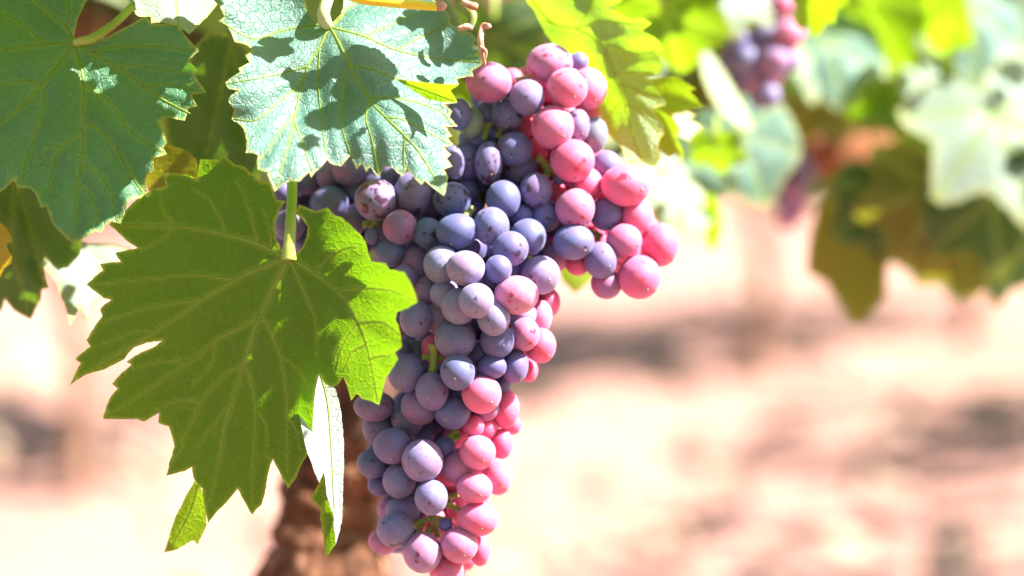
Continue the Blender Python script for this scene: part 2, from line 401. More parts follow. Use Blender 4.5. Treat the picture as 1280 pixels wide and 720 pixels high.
def traced_leaf(label, outline, J, depth, normal, mat, veins=(), bend=None, spacing=0.0016, flip=False, petiole=None,
                pet_r=(0.0022, 0.0018), pet_mat=None, quilt=0.0019, wave=0.003, ribs=True, seed=0, extra=(), group=None,
                vein_mat=None, name='grape_leaf', roll=None):
    """A leaf as a thing: blade, veins, petiole. Outline is given as it appears, then laid on its own tilted, bent surface."""
    n = np.array(normal, float); n /= np.linalg.norm(n)           # right, up, towards the camera
    J3 = np.array([(J[0] - 640) / F * depth, (360 - J[1]) / F * depth, -depth])
    e1 = np.array([1, 0, 0]) - n * n[0]; e1 /= np.linalg.norm(e1); e2 = np.cross(n, e1)
    def to_uv(p):
        ray = np.array([(p[0] - 640) / F, (360 - p[1]) / F, -1.0])
        s = (J3 @ n) / (ray @ n)
        q = ray * s - J3
        return np.array([q @ e1, q @ e2])
    rs = np.random.RandomState(seed + 11)
    ph = rs.uniform(0, 6.28, 8); fr = rs.uniform(22, 55, 8)
    vsegs = []
    vuv = []
    for vi, (w0, w1, pts) in enumerate(veins):
        q = [to_uv(p) for p in pts]
        q = [np.array(v[:2]) for v in catmull([Vector((a[0], a[1], 0)) for a in q], 7)]
        vuv.append((w0, w1, q))
        for k in range(len(q) - 1):
            vsegs.append((q[k], q[k + 1], w0 + (w1 - w0) * k / len(q)))
    def disp(P):
        u, v = P[:, 0], P[:, 1]
        z = wave * (np.sin(u * fr[0] + v * fr[1] + ph[0]) + .7 * np.sin(u * fr[2] * 1.7 - v * fr[3] * 1.5 + ph[1]) + .5 * np.sin(u * fr[4] * 2.6 + v * fr[5] * 2.4 + ph[2])
                    + .25 * np.sin(u * fr[6] * 5 + v * fr[7] * 4.6 + ph[3]))
        if bend is not None: z = z + bend(u, v)
        if vsegs:
            d, _ = seg_dist(P, vsegs)
            k = np.clip(d / 0.007, 0, 1); z = z + quilt * (k * k * (3 - 2 * k))
        return z
    def to_world(P, z):
        Q = J3[None] + P[:, :1] * e1[None] + P[:, 1:2] * e2[None]
        L = np.linalg.norm(Q, axis=1)
        Q = Q * (1 - z / L)[:, None]                               # towards the camera by z
        return Q
    def W(Q): return CAM + RT * Q[0] + UP * Q[1] - FWD * Q[2] * -1 if False else CAM + RT * float(Q[0]) + UP * float(Q[1]) + BACK * float(Q[2])
    origin = W(J3)
    root = empty(name, origin, label, 'leaf', group)
    allV, allF, vA, eA = [], [], [], []
    def patch(outl, flip_, zoff=0.0):
        poly = np.array([to_uv(p) for p in outl])
        # resample the rim
        rim = []
        for i in range(len(poly)):
            a, b = poly[i], poly[(i + 1) % len(poly)]
            k = max(1, int(np.linalg.norm(b - a) / (spacing * 1.05)))
            for t_ in range(k):
                rim.append(a + (b - a) * t_ / k + (rs.normal(0, spacing * .07, 2) if t_ else 0))
        rim = np.array(rim)
        lo, hi = poly.min(0), poly.max(0)
        gx = np.arange(lo[0], hi[0], spacing); gy = np.arange(lo[1], hi[1], spacing * .866)
        G = np.array([(x + (j % 2) * spacing * .5, y) for j, y in enumerate(gy) for x in gx])
        G = G[pip(G, poly)]
        dr, _ = seg_dist(G, [(rim[i], rim[(i + 1) % len(rim)], 0) for i in range(len(rim))])
        G = G[dr > spacing * .55]
        P = np.vstack([rim, G])
        m_ = len(rim)
        v2, _, f2, *_ = delaunay_2d_cdt([Vector(p) for p in P], [(i, (i + 1) % m_) for i in range(m_)], [], 1, 1e-7)
        P = np.array([(v.x, v.y) for v in v2])
        z = disp(P) + zoff
        Q = to_world(P, z)
        base = len(allV)
        for q in Q: allV.append(W(q) - origin)
        for f in f2:
            if len(f) < 3: continue
            a, b, c = P[f[0]], P[f[1]], P[f[2]]
            ccw = (b[0] - a[0]) * (c[1] - a[1]) - (b[1] - a[1]) * (c[0] - a[0]) > 0
            g = list(f) if ccw != flip_ else list(f)[::-1]
            allF.append(tuple(base + i for i in g))
        rd, _ = seg_dist(P, [(rim[i], rim[(i + 1) % m_], 0) for i in range(m_)])
        eA.extend(np.clip(1 - rd / 0.0011, 0, 1) * .75)
        if vsegs:
            d, wd = seg_dist(P, vsegs)
            vA.extend(np.clip(1.25 - d / (wd * 0.9 + 0.0004), 0, 1) * .55 if ribs else np.clip(1.3 - d / (wd + spacing * .6), 0, 1))
        else: vA.extend(np.zeros(len(P)))
    patch(outline, flip)
    for (o2, fl2, zo) in extra: patch(o2, fl2, zo)
    me = mesh_from('blade', allV, allF)
    me.attributes.new('vein', 'FLOAT', 'POINT').data.foreach_set('value', np.array(vA, dtype=np.float32))
    me.attributes.new('edge', 'FLOAT', 'POINT').data.foreach_set('value', np.array(eA, dtype=np.float32))
    link('blade', me, mat, root)
    if ribs and vuv:
        V, Fc = [], []
        for (w0, w1, q) in vuv:
            q = np.array(q); 
            tg = np.gradient(q, axis=0); tg /= (np.linalg.norm(tg, axis=1)[:, None] + 1e-12)
            nr = np.stack([-tg[:, 1], tg[:, 0]], 1)
            ww = np.linspace(w0, w1, len(q)) * .38
            b0 = len(V)
            for off, lift in ((-1, -0.00025), (-.45, .00022), (.45, .00022), (1, -0.00025)):
                P = q + nr * (ww * off)[:, None]
                Q = to_world(P, disp(q) + lift + (0.00018 if abs(off) < 1 else 0))
                for x in Q: V.append(W(x) - origin)
            k = len(q)
            for s in range(3):
                for i in range(k - 1):
                    a = b0 + s * k + i
                    Fc.append((a, a + 1, a + k + 1, a + k))
        link('veins', mesh_from('veins', V, Fc), vein_mat or M_VEIN, root)
    if petiole:
        pts = [at(*p) for p in petiole]
        tube('petiole', pts, pet_r, pet_mat or M_STALK, root, origin, seg=12, n=8, rough=.05)
    return root

def leaf_outline(seed=0, teeth=7, depth_=0.07, npts=None):
    """unit vine-leaf outline, tip along -y, junction at the origin"""
    rnd = random.Random(seed)
    ang = [0, 27, 52, 80, 108, 138, 162, 176]
    rad = [1.0, .74 + rnd.uniform(-.1, .1), .92 + rnd.uniform(-.06, .06), .70 + rnd.uniform(-.08, .1), .76 + rnd.uniform(-.06, .06), .62, .46, .10]
    pts = []
    for side in (1, -1):
        row = []
        K = 110
        for i in range(K):
            a = 176 * i / (K - 1)
            j = max(k for k in range(len(ang)) if ang[k] <= a + 1e-9); j = min(j, len(ang) - 2)
            t = (a - ang[j]) / (ang[j + 1] - ang[j])
            s = t * t * (3 - 2 * t)
            r = rad[j] + (rad[j + 1] - rad[j]) * (t * .5 + s * .5)
            ph = (a / 176 * teeth * 3.2) % 1.0
            if a < 165: r *= 1 + depth_ * (abs(ph - .5) * 2 - .5)
            row.append((side * r * math.sin(R(a)), -r * math.cos(R(a))))
        pts += row if side == 1 else row[::-1][:-1]
    return pts

def leaf_soup(items, name, mat, parent=None, origin=Vector((0, 0, 0)), res=36, seed=0):
    """many plain leaves (centre, size, normal, tip) in ONE mesh: far crowns"""
    V, Fc, MI = [], [], []
    shapes = [leaf_outline(s) for s in range(5)]
    rm = random.Random(seed)
    for (c, s, n, tip, cup) in items:
        n = n.normalized(); tip = (tip - n * tip.dot(n)).normalized(); sd = tip.cross(n)
        sh = random.choice(shapes); st = max(1, len(sh) // res)
        sh = sh[::st]
        b = len(V)
        V.append(c - tip * s * .35)
        for ring in (.55, 1.0):
            for (x, y) in sh:
                x, y = x * ring, y * ring
                V.append(c - tip * s * .35 + sd * x * s - tip * y * s - n * cup * s * (x * x + y * y) + n * s * .04 * math.sin(x * 9 + y * 7))
        m = len(sh)
        for i in range(m):
            j = (i + 1) % m
            Fc.append((b, b + 1 + i, b + 1 + j))
            Fc.append((b + 1 + i, b + 1 + m + i, b + 1 + m + j, b + 1 + j))
        MI += [rm.choice(range(len(mat))) if isinstance(mat, (list, tuple)) else 0] * (2 * m)
    V = [v - origin for v in V]
    me = mesh_from(name, V, Fc); me.polygons.foreach_set('material_index', MI)
    return link(name, me, mat, parent)

def cnorm(n):
    return (RT * n[0] + UP * n[1] + BACK * n[2]).normalized()

def placed_leaf(label, px, py, depth, size, tip_deg, normal, mat, seed=0, cup=.25, flip=False, petiole=True, group=None, fold=.0):
    """a whole vine leaf of a given size hanging at a point; tip_deg turns the tip in the picture plane (0 = down, 90 = right)"""
    n = cnorm(normal)
    tip = (RT * math.sin(R(tip_deg)) - UP * math.cos(R(tip_deg)))
    tip = (tip - n * tip.dot(n)).normalized(); sd = tip.cross(n)
    sh = leaf_outline(seed)[::2]
    c = at(px, py, depth); o = c - tip * size * .35
    root = empty('grape_leaf', o, label, 'leaf', group)
    V = [Vector((0, 0, 0))]; Fc = []; va = [1.0]; ea = [0.0]
    rings = (.12, .3, .5, .7, .86, 1.0); m = len(sh)
    rnd = random.Random(seed); p0 = rnd.uniform(0, 6)
    spokes = [R(a) for a in (0, 52, -52, 108, -108)]
    for rg in rings:
        for (x, y) in sh:
            a = math.atan2(x, -y)
            x, y = x * rg, y * rg
            rr = math.hypot(x, y)
            dv = min(abs(math.sin(a - s)) * rr if math.cos(a - s) > 0 else 9 for s in spokes)
            z = -cup * rr * rr + .05 * math.sin(x * 6 + p0) * rr + .04 * math.sin(y * 8 + x * 3 + p0) - fold * abs(x) + .03 * min(dv * 5, 1)
            V.append(sd * x * size - tip * y * size + n * z * size)
            va.append(max(0, 1.2 - dv / .035) if dv < .05 else 0); ea.append(1.0 if rg == 1.0 else 0)
    for i in range(m):
        j = (i + 1) % m
        Fc.append((0, 1 + i, 1 + j))
        for r in range(len(rings) - 1):
            a = 1 + r * m
            Fc.append((a + i, a + m + i, a + m + j, a + j))
    me = mesh_from('blade', V, Fc)
    # winding: upper side looks along n
    me.calc_loop_triangles()
    avg = Vector((0, 0, 0))
    for p in me.polygons: avg += p.normal * p.area
    want = n if not flip else -n
    if avg.dot(want) < 0: me.flip_normals()
    me.attributes.new('vein', 'FLOAT', 'POINT').data.foreach_set('value', np.clip(np.array(va), 0, 1).astype(np.float32))
    me.attributes.new('edge', 'FLOAT', 'POINT').data.foreach_set('value', np.array(ea, dtype=np.float32) * .6)
    link('blade', me, mat, root)
    if petiole:
        tube('petiole', [Vector((0, 0, 0)), -tip * size * .35 - n * size * .15, -tip * size * .6 - n * size * .45], (0.0016, 0.0016, 0.002), M_STALK, root, seg=8, n=5)
    return root

# ------------------------------------------------------------------ far vine rows
def far_vine(px_base, py_base, label, height=1.15, seed=0, lean=0.0, trunk_r=0.03, n=190, spread=.75):
    # meets the ground where the picture shows the foot of the trunk
    ray = FWD + RT * ((px_base - 640) / F) + UP * ((360 - py_base) / F)
    d = -H / ray.z
    p = CAM + ray * d; p.z = 0
    vine_at(p, label, height, seed, lean, trunk_r, n, spread)

ROWDIR = Vector((0.79, 0.61, 0))
def vine_at(p, label, height=1.15, seed=0, lean=0.0, trunk_r=0.03, n=190, spread=.75, group='vines of the rows behind'):
    rnd = random.Random(seed)
    root = empty('grape_vine', p, label, 'vine', group)
    head = Vector((lean, 0.02, 0.55))
    V, Fc = tube_data([Vector((0, 0, -.05)), Vector((lean * .3 + .015, 0, .2)), Vector((lean * .8 - .01, .01, .4)), head], [trunk_r * 1.3, trunk_r, trunk_r * .9, trunk_r * 1.2], seg=14, rough=.14, seed=seed)
    for s in (-1, 1):
        V2, F2 = tube_data([head, head + ROWDIR * s * .25 + Vector((0, 0, .06)), head + ROWDIR * s * .6 + Vector((0, 0, .07))], [trunk_r * .8, trunk_r * .6, trunk_r * .4], seg=10, rough=.12, seed=seed + s)
        b = len(V); V += V2; Fc += [tuple(i + b for i in f) for f in F2]
    link('trunk', mesh_from('trunk', V, Fc), M_BARK_FAR, root)
    items = []
    side = Vector((-ROWDIR.y, ROWDIR.x, 0))
    for i in range(n):
        a = rnd.uniform(-1, 1); h = rnd.betavariate(1.6, 1.7); g = rnd.gauss(0, .17)
        c = p + head * 1.0 + ROWDIR * a * spread + side * g + Vector((0, 0, -.12 + h * (height - .5) + .08 * math.sin(a * 7 + seed)))
        nn = Vector((rnd.gauss(0, .6), rnd.gauss(0, .6), rnd.uniform(.2, 1)))
        tp = Vector((rnd.gauss(0, .6), rnd.gauss(0, .6), -1))
        items.append((c, rnd.uniform(.055, .085), nn, tp, rnd.uniform(.1, .4)))
    leaf_soup(items, 'crown', L_GREEN, root, p, res=26)

far_vine(92, 612, 'blurred vine trunk behind the left edge of the big front leaf', seed=1, trunk_r=.02)
far_vine(945, 478, 'blurred slender vine trunk right of the bunch, its foot in sunlit soil', seed=2, trunk_r=.02)
far_vine(1205, 428, 'faint vine trunk below the dark leaves at the far right', seed=3, trunk_r=.02)
random.seed(5)
b0 = Vector((0.48, 4.75, 0))
vine_at(b0 + ROWDIR * -3.2, 'leafy vine of the row behind, outside the left of the picture', seed=11)
vine_at(b0 + ROWDIR * 2.9, 'leafy vine of the row behind, hidden by the dark leaves at right', seed=12)
vine_at(Vector((1.25, 3.35, 0)), 'leafy vine further along the near row, beyond the right edge', seed=14, group='vines further along the near row', spread=.6, n=75)
vine_at(Vector((1.75, 4.35, 0)), 'leafy vine further along the near row, beyond the right edge', seed=15, group='vines further along the near row', spread=.6)
for i in range(6):
    vine_at(Vector((-1.6, 6.4, 0)) + ROWDIR * (i * 1.35), 'hazy leafy vine in the last row behind', seed=20 + i, n=170)

for i in range(5):  # unseen row added behind the camera to cut the sky light
    vine_at(Vector((-1.9, -2.3, 0)) + ROWDIR * (i * 1.0), 'leafy vine of an unseen row behind the camera, added to block sky light', seed=40 + i, n=420, height=1.7, group='unseen vines added behind the camera')

# ------------------------------------------------------------------ the vine that carries the bunch
TD = 1.34
trunk_pts = [at(405, 720, TD) + Vector((-.04, 0, -.60)), at(400, 860, TD), at(403, 720, TD), at(420, 610, TD), at(442, 500, TD), at(455, 380, TD + .01), at(450, 250, TD + .02)]
vroot = empty('grape_vine', trunk_pts[0], 'brown barked vine trunk behind the folded leaf and the hanging bunch', 'vine')
trunk_pts[0].z = -.03
tube('trunk', trunk_pts, [.040, .035, .032, .029, .028, .028, .032], M_BARK, vroot, vroot.location, seg=40, rough=.17, n=26, seed=4)
tube('arm', [at(450, 260, TD + .02), at(330, 130, TD + .02), at(180, 60, TD + .01), at(60, 20, TD), at(-160, -40, TD)], [.026, .022, .02, .018, .016], M_BARK, vroot, vroot.location, seg=18, rough=.14, n=10, seed=5)
tube('arm', [at(450, 260, TD + .02), at(540, 90, TD + .04), at(640, -60, TD + .08), at(760, -160, TD + .14)], [.026, .022, .018, .015], M_BARK, vroot, vroot.location, seg=18, rough=.14, n=10, seed=6)

# ------------------------------------------------------------------ neighbouring vine, right
NV = at(1120, 190, 1.75)
nroot = empty('grape_vine', Vector((NV.x + .05, NV.y, 0)), 'blurred reddish vine arm among leaves at upper right', 'vine')
tube('trunk', [Vector((NV.x + .42, NV.y + .25, -.03)), Vector((NV.x + .40, NV.y + .25, .3)), at(1330, 150, 1.95)], [.035, .03, .03], M_BARK_FAR, nroot, nroot.location, seg=16, rough=.12, n=10)
tube('arm', [at(1330, 150, 1.95), at(1250, 215, 1.86), at(1160, 204, 1.76), at(1100, 205, 1.74), at(1040, 190, 1.72), at(980, 166, 1.70), at(930, 140, 1.68)], [.03, .026, .022, .021, .020, .018, .012], M_BARK_RED, nroot, nroot.location, seg=18, rough=.16, n=10, seed=8)
tube('spur', [at(1140, 204, 1.75), at(1139, 192, 1.68)], [.012, .0115], simple_mat('cut_wood', (.62, .42, .34), (.72, .52, .44), 60, .7), nroot, nroot.location, seg=14, n=4)
nc = []
rc = random.Random(29)
for i in range(300):
    px, py = rc.uniform(770, 1420), rc.uniform(-260, 215)
    if 930 < px < 1190 and py > 110 and rc.random() < .6: continue
    nc.append((at(px, py, rc.uniform(1.7, 2.5)), rc.uniform(.05, .08), Vector((rc.gauss(0, .4), rc.gauss(-.5, .4), .6)), Vector((rc.gauss(0, .5), rc.gauss(0, .3), -1)), .2))
for i in range(40):
    px, py = rc.uniform(900, 1500), rc.uniform(-420, -120)
    nc.append((at(px, py, rc.uniform(1.5, 2.3)), rc.uniform(.05, .08), Vector((rc.gauss(0, .5), rc.gauss(0, .5), .8)), Vector((rc.gauss(0, .5), rc.gauss(0, .3), -1)), .2))
leaf_soup(nc, 'crown', [L_GREEN, L_DARK, L_LIME, L_WAXSHEEN, L_GREEN, L_DARK, L_OLIVE], nroot, nroot.location, res=44)

# ------------------------------------------------------------------ grapes
def grape_mesh():
    bm = bmesh.new(); bmesh.ops.create_icosphere(bm, subdivisions=4, radius=1)
    for v in bm.verts:
        c = v.co
        k = 1 + .012 * math.sin(c.x * 3.1 + 1) + .012 * math.sin(c.y * 2.7 + c.z * 2.2) 
        v.co = c * k
    me = bpy.data.meshes.new('grape'); bm.to_mesh(me); bm.free()
    me.polygons.foreach_set('use_smooth', [True] * len(me.polygons)); me.materials.append(M_GRAPE)
    return me
GM = grape_mesh()
def scar_mesh():
    bm = bmesh.new(); bmesh.ops.create_uvsphere(bm, u_segments=10, v_segments=6, radius=1)
    me = bpy.data.meshes.new('blossom_scar'); bm.to_mesh(me); bm.free()
    me.polygons.foreach_set('use_smooth', [True] * len(me.polygons)); me.materials.append(M_SCAR)
    return me
SM = scar_mesh()
CROT = cam.rotation_euler.to_matrix()

# x, y, rx, ry, layer, pink, spots[, green]
G = [
 (611,103,28,24,0,.62,.42),(687,80,28,24,1,.66,.45),(659,122,21.5,21.5,0,.30,.35),(709,110,25,24,0,.95,.3),(734,111,24,25,1,.95,.05),(723,78,12,12,2,.4,0),
 (690.6,159,26,26,0,.92,.3),(722,157,15,20,1,.2,.3),(743,169,16,22,2,.25,.2,.25),(715.5,201,27,25.5,0,.95,.2),(758,207,18,18,2,.32,.2),(733,231,20,21,1,.85,0),
 (782,232,30,25,0,1,.1),(719,261,24,24,0,.72,.35),(757,268,20,20,1,.18,.2),(795.5,272,21,24,1,.95,0),(825,306,23,26,1,1,.05),(780,301.5,22,20.5,0,.78,.15),
 (799,346.5,26.5,26,0,.85,.2),(751,325.5,20,22,0,.22,.1),(717,303,25,21,0,.12,.2),(758,355,19,18,1,.5,.1),(722,330,15,14,2,.55,.2),(695,322,17,17,3,.6,.1),(699,223,8,8,1,.3,0,1.0),
 (643,186.5,22,21,1,.12,.25),(650,213,22,20,2,.18,.3),(611,204,17,26,1,.2,.8),(581,204,20,24,1,.08,.5),(567,203,13,20,0,.12,.15),(670,238,20,21,1,.3,.55),
 (681,269,19,20.5,1,.15,.65),(629,249.5,21,23,1,.06,.15),(614,283,22,23,0,.05,.35),(571,289,25.5,21,0,.02,.3),(564.5,250,23,21,1,.06,.8),(660,296.5,22,22,1,.0,.15),
 (638,311,22,21,0,.16,.35),(651,269,14,13,2,.05,0),(585,239,13,13,3,.05,0),(693,240,14,14,3,.55,0),(573,143,15,19,0,.1,.2),(589,154,15,19,1,.3,.2,.55),(635,143,21,20,1,.1,.8),
 (609,140,14,14,2,.05,.1),(592,175,18,16,3,.1,.1),(655,156,16,16,3,.85,.1),(617,166,13,12,3,.05,.1),
 (470,250,26,25,0,.34,.98),(517,243,24,28,1,.3,.3),(500,284.5,21,21,0,.46,.35),(465.5,295.5,9.5,10,0,.2,0,1.0),(488,315,19,18,1,.06,.35),(535,292,18,19,1,.05,.5),(520,331,18,26,2,.32,.1),
 (436,213,20,19,2,.3,.1),(413,220,18,18,3,.3,.1),(412,254,23,21,2,.1,.1),(440,274,20,20,2,.25,.5),(443,238,14,14,3,.25,0),(462,224,15,14,2,.2,0),(362,282,19,19,2,.25,.1),(382,306,13,13,3,.2,0),(488,219,18,16,3,.15,.2),(353,240,15,15,3,.2,0),(385,225,18,18,3,.2,0),
 (552,331,22,23,1,.0,.12),(582,335.5,23.5,21,0,.28,.1),(595.5,376,21.5,21,0,.18,.1),(623,336.5,16.5,17,0,.2,.15),(645.5,369,27,23,0,.82,.0),(675.5,344,24,23,1,.22,.3),
 (617,398,20,21,1,.16,.05),(574,383,22,22,1,.2,.1),(556,368,18,18,2,.2,.1),(505,349,17,17,1,.34,.1),(533,364,18,18,3,.4,.2),(520,399,20,22,1,.2,.2),(569,424,25,24,2,.12,.4),(547,397,20,20,3,.4,.1),
 (621.5,426,21,21,1,.1,.25),(656,418,18,20,1,.62,.4),(652,393,18,18,2,.3,.1),(675,396,15,20,2,.85,0),(686,378,14,17,3,.85,0),(675.5,432,19,21,1,.95,.05),(644,458,16,21,1,.2,.25),(615.5,458,17.5,15,1,.52,.1),(661,463,11,14,3,.75,.05),
 (572,465.5,21,21.5,0,.04,.3),(507,466,22,23,0,.06,.15),(540,489,20,23,0,.26,.05),(525,508,23,22,1,.3,.05),(565.5,515,22,21,1,.04,.25),(565,491,15,14,3,.15,0),(468,508,25,18,1,.3,.4),(510,525,20,19,1,.15,.2),(474,537,20,20,2,.2,.1),
 (490.5,558,23,21.5,0,.2,.1),(528,576,25,25.5,0,.32,.35),(467,579,20,18,1,.04,.4),(499,601,20,21,1,.02,.2),(539,622,20,21,0,.12,.15),(474,607,14,13,2,.3,.5),(556,560,13,13,2,.05,.1),
 (572,585.5,19,19,0,.55,.05),(597,566,22,20.5,0,.95,.05),(593,610,22,18.5,0,.92,0),(623,597,17,21,1,.92,0),(597,649,25.5,20.5,0,.95,0),(592,533,13,13,1,.92,.1),(606,535,15,15,2,.6,.3),(627,555,14,18,2,.95,0),
 (602,493,24,23,0,.9,.15),(605,511,19,15,2,.5,0),(631,511,18,24,2,.95,0),(640,531,12,12,3,.95,0),(504,638,21,18,1,.06,.2),(494,663,22.5,21,0,.18,.5),(479,677,18,16,2,.5,.5),(528,691,23.5,24.5,0,.5,.05),(574,681,23,22,0,.65,.15),
 (600,688,13,19,1,.85,0),(559,714,22,22,1,.92,0),(557,656,9,8,1,0,0,.7),(545,655,18,20,4,.95,0),(570,637,14,15,4,.98,0),(503,437,11,13,2,.05,.1),(518,443,17,17,3,.04,.1),(545,436,18,18,4,.6,0),(600,443,16,16,3,.2,0,.4),(627,481,11,11,3,.3,0),
 (530,542,16,16,4,.3,0),(560,590,17,17,4,.95,0),(570,545,15,15,4,.6,0,.2),(490,637,18,18,3,.4,0),(640,345,18,18,4,.3,0),(590,310,18,18,4,.1,0),(600,220,18,18,4,.1,0),(540,230,18,18,4,.15,.1),(480,345,16,16,4,.2,0),(665,190,16,16,4,.6,0),(700,280,16,16,4,.5,0),(740,290,16,16,4,.7,0),(590,480,17,17,4,.3,0),(540,340,18,18,4,.2,0),(630,240,18,18,4,.1,0),(495,390,16,16,4,.2,0),(700,190,16,16,4,.8,0),(610,120,15,15,4,.3,0,.3),(640,100,14,14,4,.7,0),
]
AXY = [60, 150, 250, 330, 420, 560, 720]
AXX = [680, 655, 610, 610, 580, 550, 540]
AXW = [60, 110, 200, 200, 110, 95, 80]

def bunch_depth(x, y):
    return 1.088 - .040 * math.exp(-((x - 590) / 105) ** 2 - ((y - 385) / 120) ** 2) - .022 * math.exp(-((x - 545) / 90) ** 2 - ((y - 620) / 130) ** 2) + max(0, x - 700) / 150 * .006

def covered(x, y): return any(((x - g[0]) / g[2]) ** 2 + ((y - g[1]) / g[3]) ** 2 < 1.1 for g in G)
rg = random.Random(41); deep = []
for ly, step in ((5, 24), (6, 26), (7, 28)):
    yy = 70
    while yy < 705:
        xx = 350
        while xx < 850:
            x, y = xx + rg.uniform(-5, 5), yy + rg.uniform(-5, 5)
            if sum(covered(x + 19 * math.cos(a * .5236), y + 19 * math.sin(a * .5236)) for a in range(12)) >= 11:
                deep.append((x, y, 17, 17, ly, .2 if x < np.interp(y, [60, 300, 400, 520, 720], [640, 690, 640, 575, 545]) else .9, 0))
            xx += step
        yy += step
deep += [(x + rg.uniform(-5, 5), y + rg.uniform(-5, 5), 17, 17, 5, .2, 0) for x in range(358, 490, 24) for y in range(185, 325, 24)]  # extra berries added as backing to block light from behind
G = G + deep

def build_bunch(G, d0, label, group, layer_gap=.006, bulge=.03, scars=True, axis=True, limit=100):
    placed = []
    order = sorted(range(len(G)), key=lambda i: (G[i][4], G[i][1]))
    for i in order:
        g = G[i]; x, y, rx, ry, ly = g[:5]
        ax = np.interp(y, AXY, AXX) if axis else x; hw = np.interp(y, AXY, AXW) if axis else 1
        u = (x - ax) / hw
        d = (bunch_depth(x, y) if axis else d0) + ly * layer_gap
        for _ in range(160):
            p = at(x, y, d); r = (rx + ry) / 2 * d / F
            if all((p - q).length > .86 * (r + rq) for (q, rq, *_k) in placed): break
            d += .001
        placed.append((p, r, i, d))
    root = empty('grape_bunch', at(float(np.mean([g[0] for g in G])), min(g[1] for g in G), d0 + .05), label, 'grapes', group)
    rnd = random.Random(99)
    size = sorted(placed, key=lambda q: (G[q[2]][4] >= 4, -(q[1])))
    singles = set(q[2] for q in size[:limit])
    rest = []
    for (p, r, i, d) in placed:
        g = G[i]
        rx, ry = g[2] * 1.05 * d / F, g[3] * 1.05 * d / F
        if i in singles:
            o = bpy.data.objects.new('grape', GM); COL.objects.link(o); o.parent = root
            o.location = p - root.location
            o.rotation_mode = 'QUATERNION'
            tilt = Matrix.Rotation(rnd.uniform(-.12, .12), 3, 'Z')
            o.rotation_quaternion = (CROT @ tilt).to_quaternion()
            o.scale = (rx, ry, (rx + ry) / 2)
            o.color = (g[5], g[6], g[7] if len(g) > 7 else 0, (.52 if 545 < g[0] < 690 and 318 < g[1] < 405 else .30 if g[1] > 560 and g[0] > 490 or g[0] > 640 and g[1] < 165 else .12) + rnd.uniform(-.08, .1))  # paler bloom; on mid and lower berries it also stands in for sun
            if scars and min(g[2], g[3]) > 13 and (len(g) < 8):
                ax = np.interp(g[1], AXY, AXX); hw = np.interp(g[1], AXY, AXW)
                dv = Vector(((g[0] - ax) / hw * .45 + rnd.uniform(-.3, .3), -.5 + rnd.uniform(-.35, .35), .62 + rnd.uniform(-.2, .2))).normalized()
                s = bpy.data.objects.new('blossom_scar', SM); COL.objects.link(s); s.parent = o
                s.location = dv * 1.0; s.scale = (.075, .075, .05)
                s.rotation_mode = 'QUATERNION'; s.rotation_quaternion = dv.to_track_quat('Z', 'Y')
        else:
            rest.append((p, rx, ry, g))
    if rest:
        # deep berries, seen only through the gaps: one mesh for the blue ones, one for the reddened ones
        base = np.array([v.co[:] for v in GM.vertices]); polys = [tuple(p.vertices) for p in GM.polygons]
        Rm = np.array(CROT)
        for nm, pk, sel in (('deep_grapes', .15, lambda g: g[5] < .55), ('deep_red_grapes', .9, lambda g: g[5] >= .55)):
            V, Fc = [], []
            for (p, rx, ry, g) in rest:
                if not sel(g): continue
                b = len(V)
                Q = (base * np.array([rx, ry, (rx + ry) / 2])) @ Rm.T + np.array(p - root.location)
                V += [tuple(q) for q in Q]; Fc += [tuple(k + b for k in f) for f in polys]
            if not V: continue
            o = link(nm, mesh_from(nm, V, Fc), M_GRAPE, root)
            o.color = (pk, 0, 0, 0); o['kind'] = 'stuff'
    return root, placed

bunch, BP = build_bunch(G, 1.066, 'large ripening bunch of pink and dusty blue grapes hanging in the middle', None)
def bt(name, pts, r, mat=M_PEDICEL, **kw): return tube(name, [at(*p) for p in pts], r, mat, bunch, bunch.location, seg=9, n=5, rough=.08, **kw)
bt('rachis', [(530, -40, 1.15), (575, 40, 1.15), (610, 130, 1.14), (612, 200, 1.135), (590, 300, 1.13), (560, 430, 1.125), (548, 560, 1.115), (545, 660, 1.11)], (.003, .003, .0028, .0026, .002, .0018, .0012), M_RACHIS)
bt('rachis_branch', [(605, 110, 1.14), (665, 135, 1.135), (710, 200, 1.13), (745, 290, 1.12)], (.0026, .0022, .0018, .001), M_RACHIS)
def pedicel(a, b, d, r=.0011): 
    bt('pedicel', [(a[0], a[1], d), ((a[0] + b[0]) / 2 + 1, (a[1] + b[1]) / 2 - 1, d + .001), (b[0], b[1], d)], (r * 1.6, r, r * 1.25))
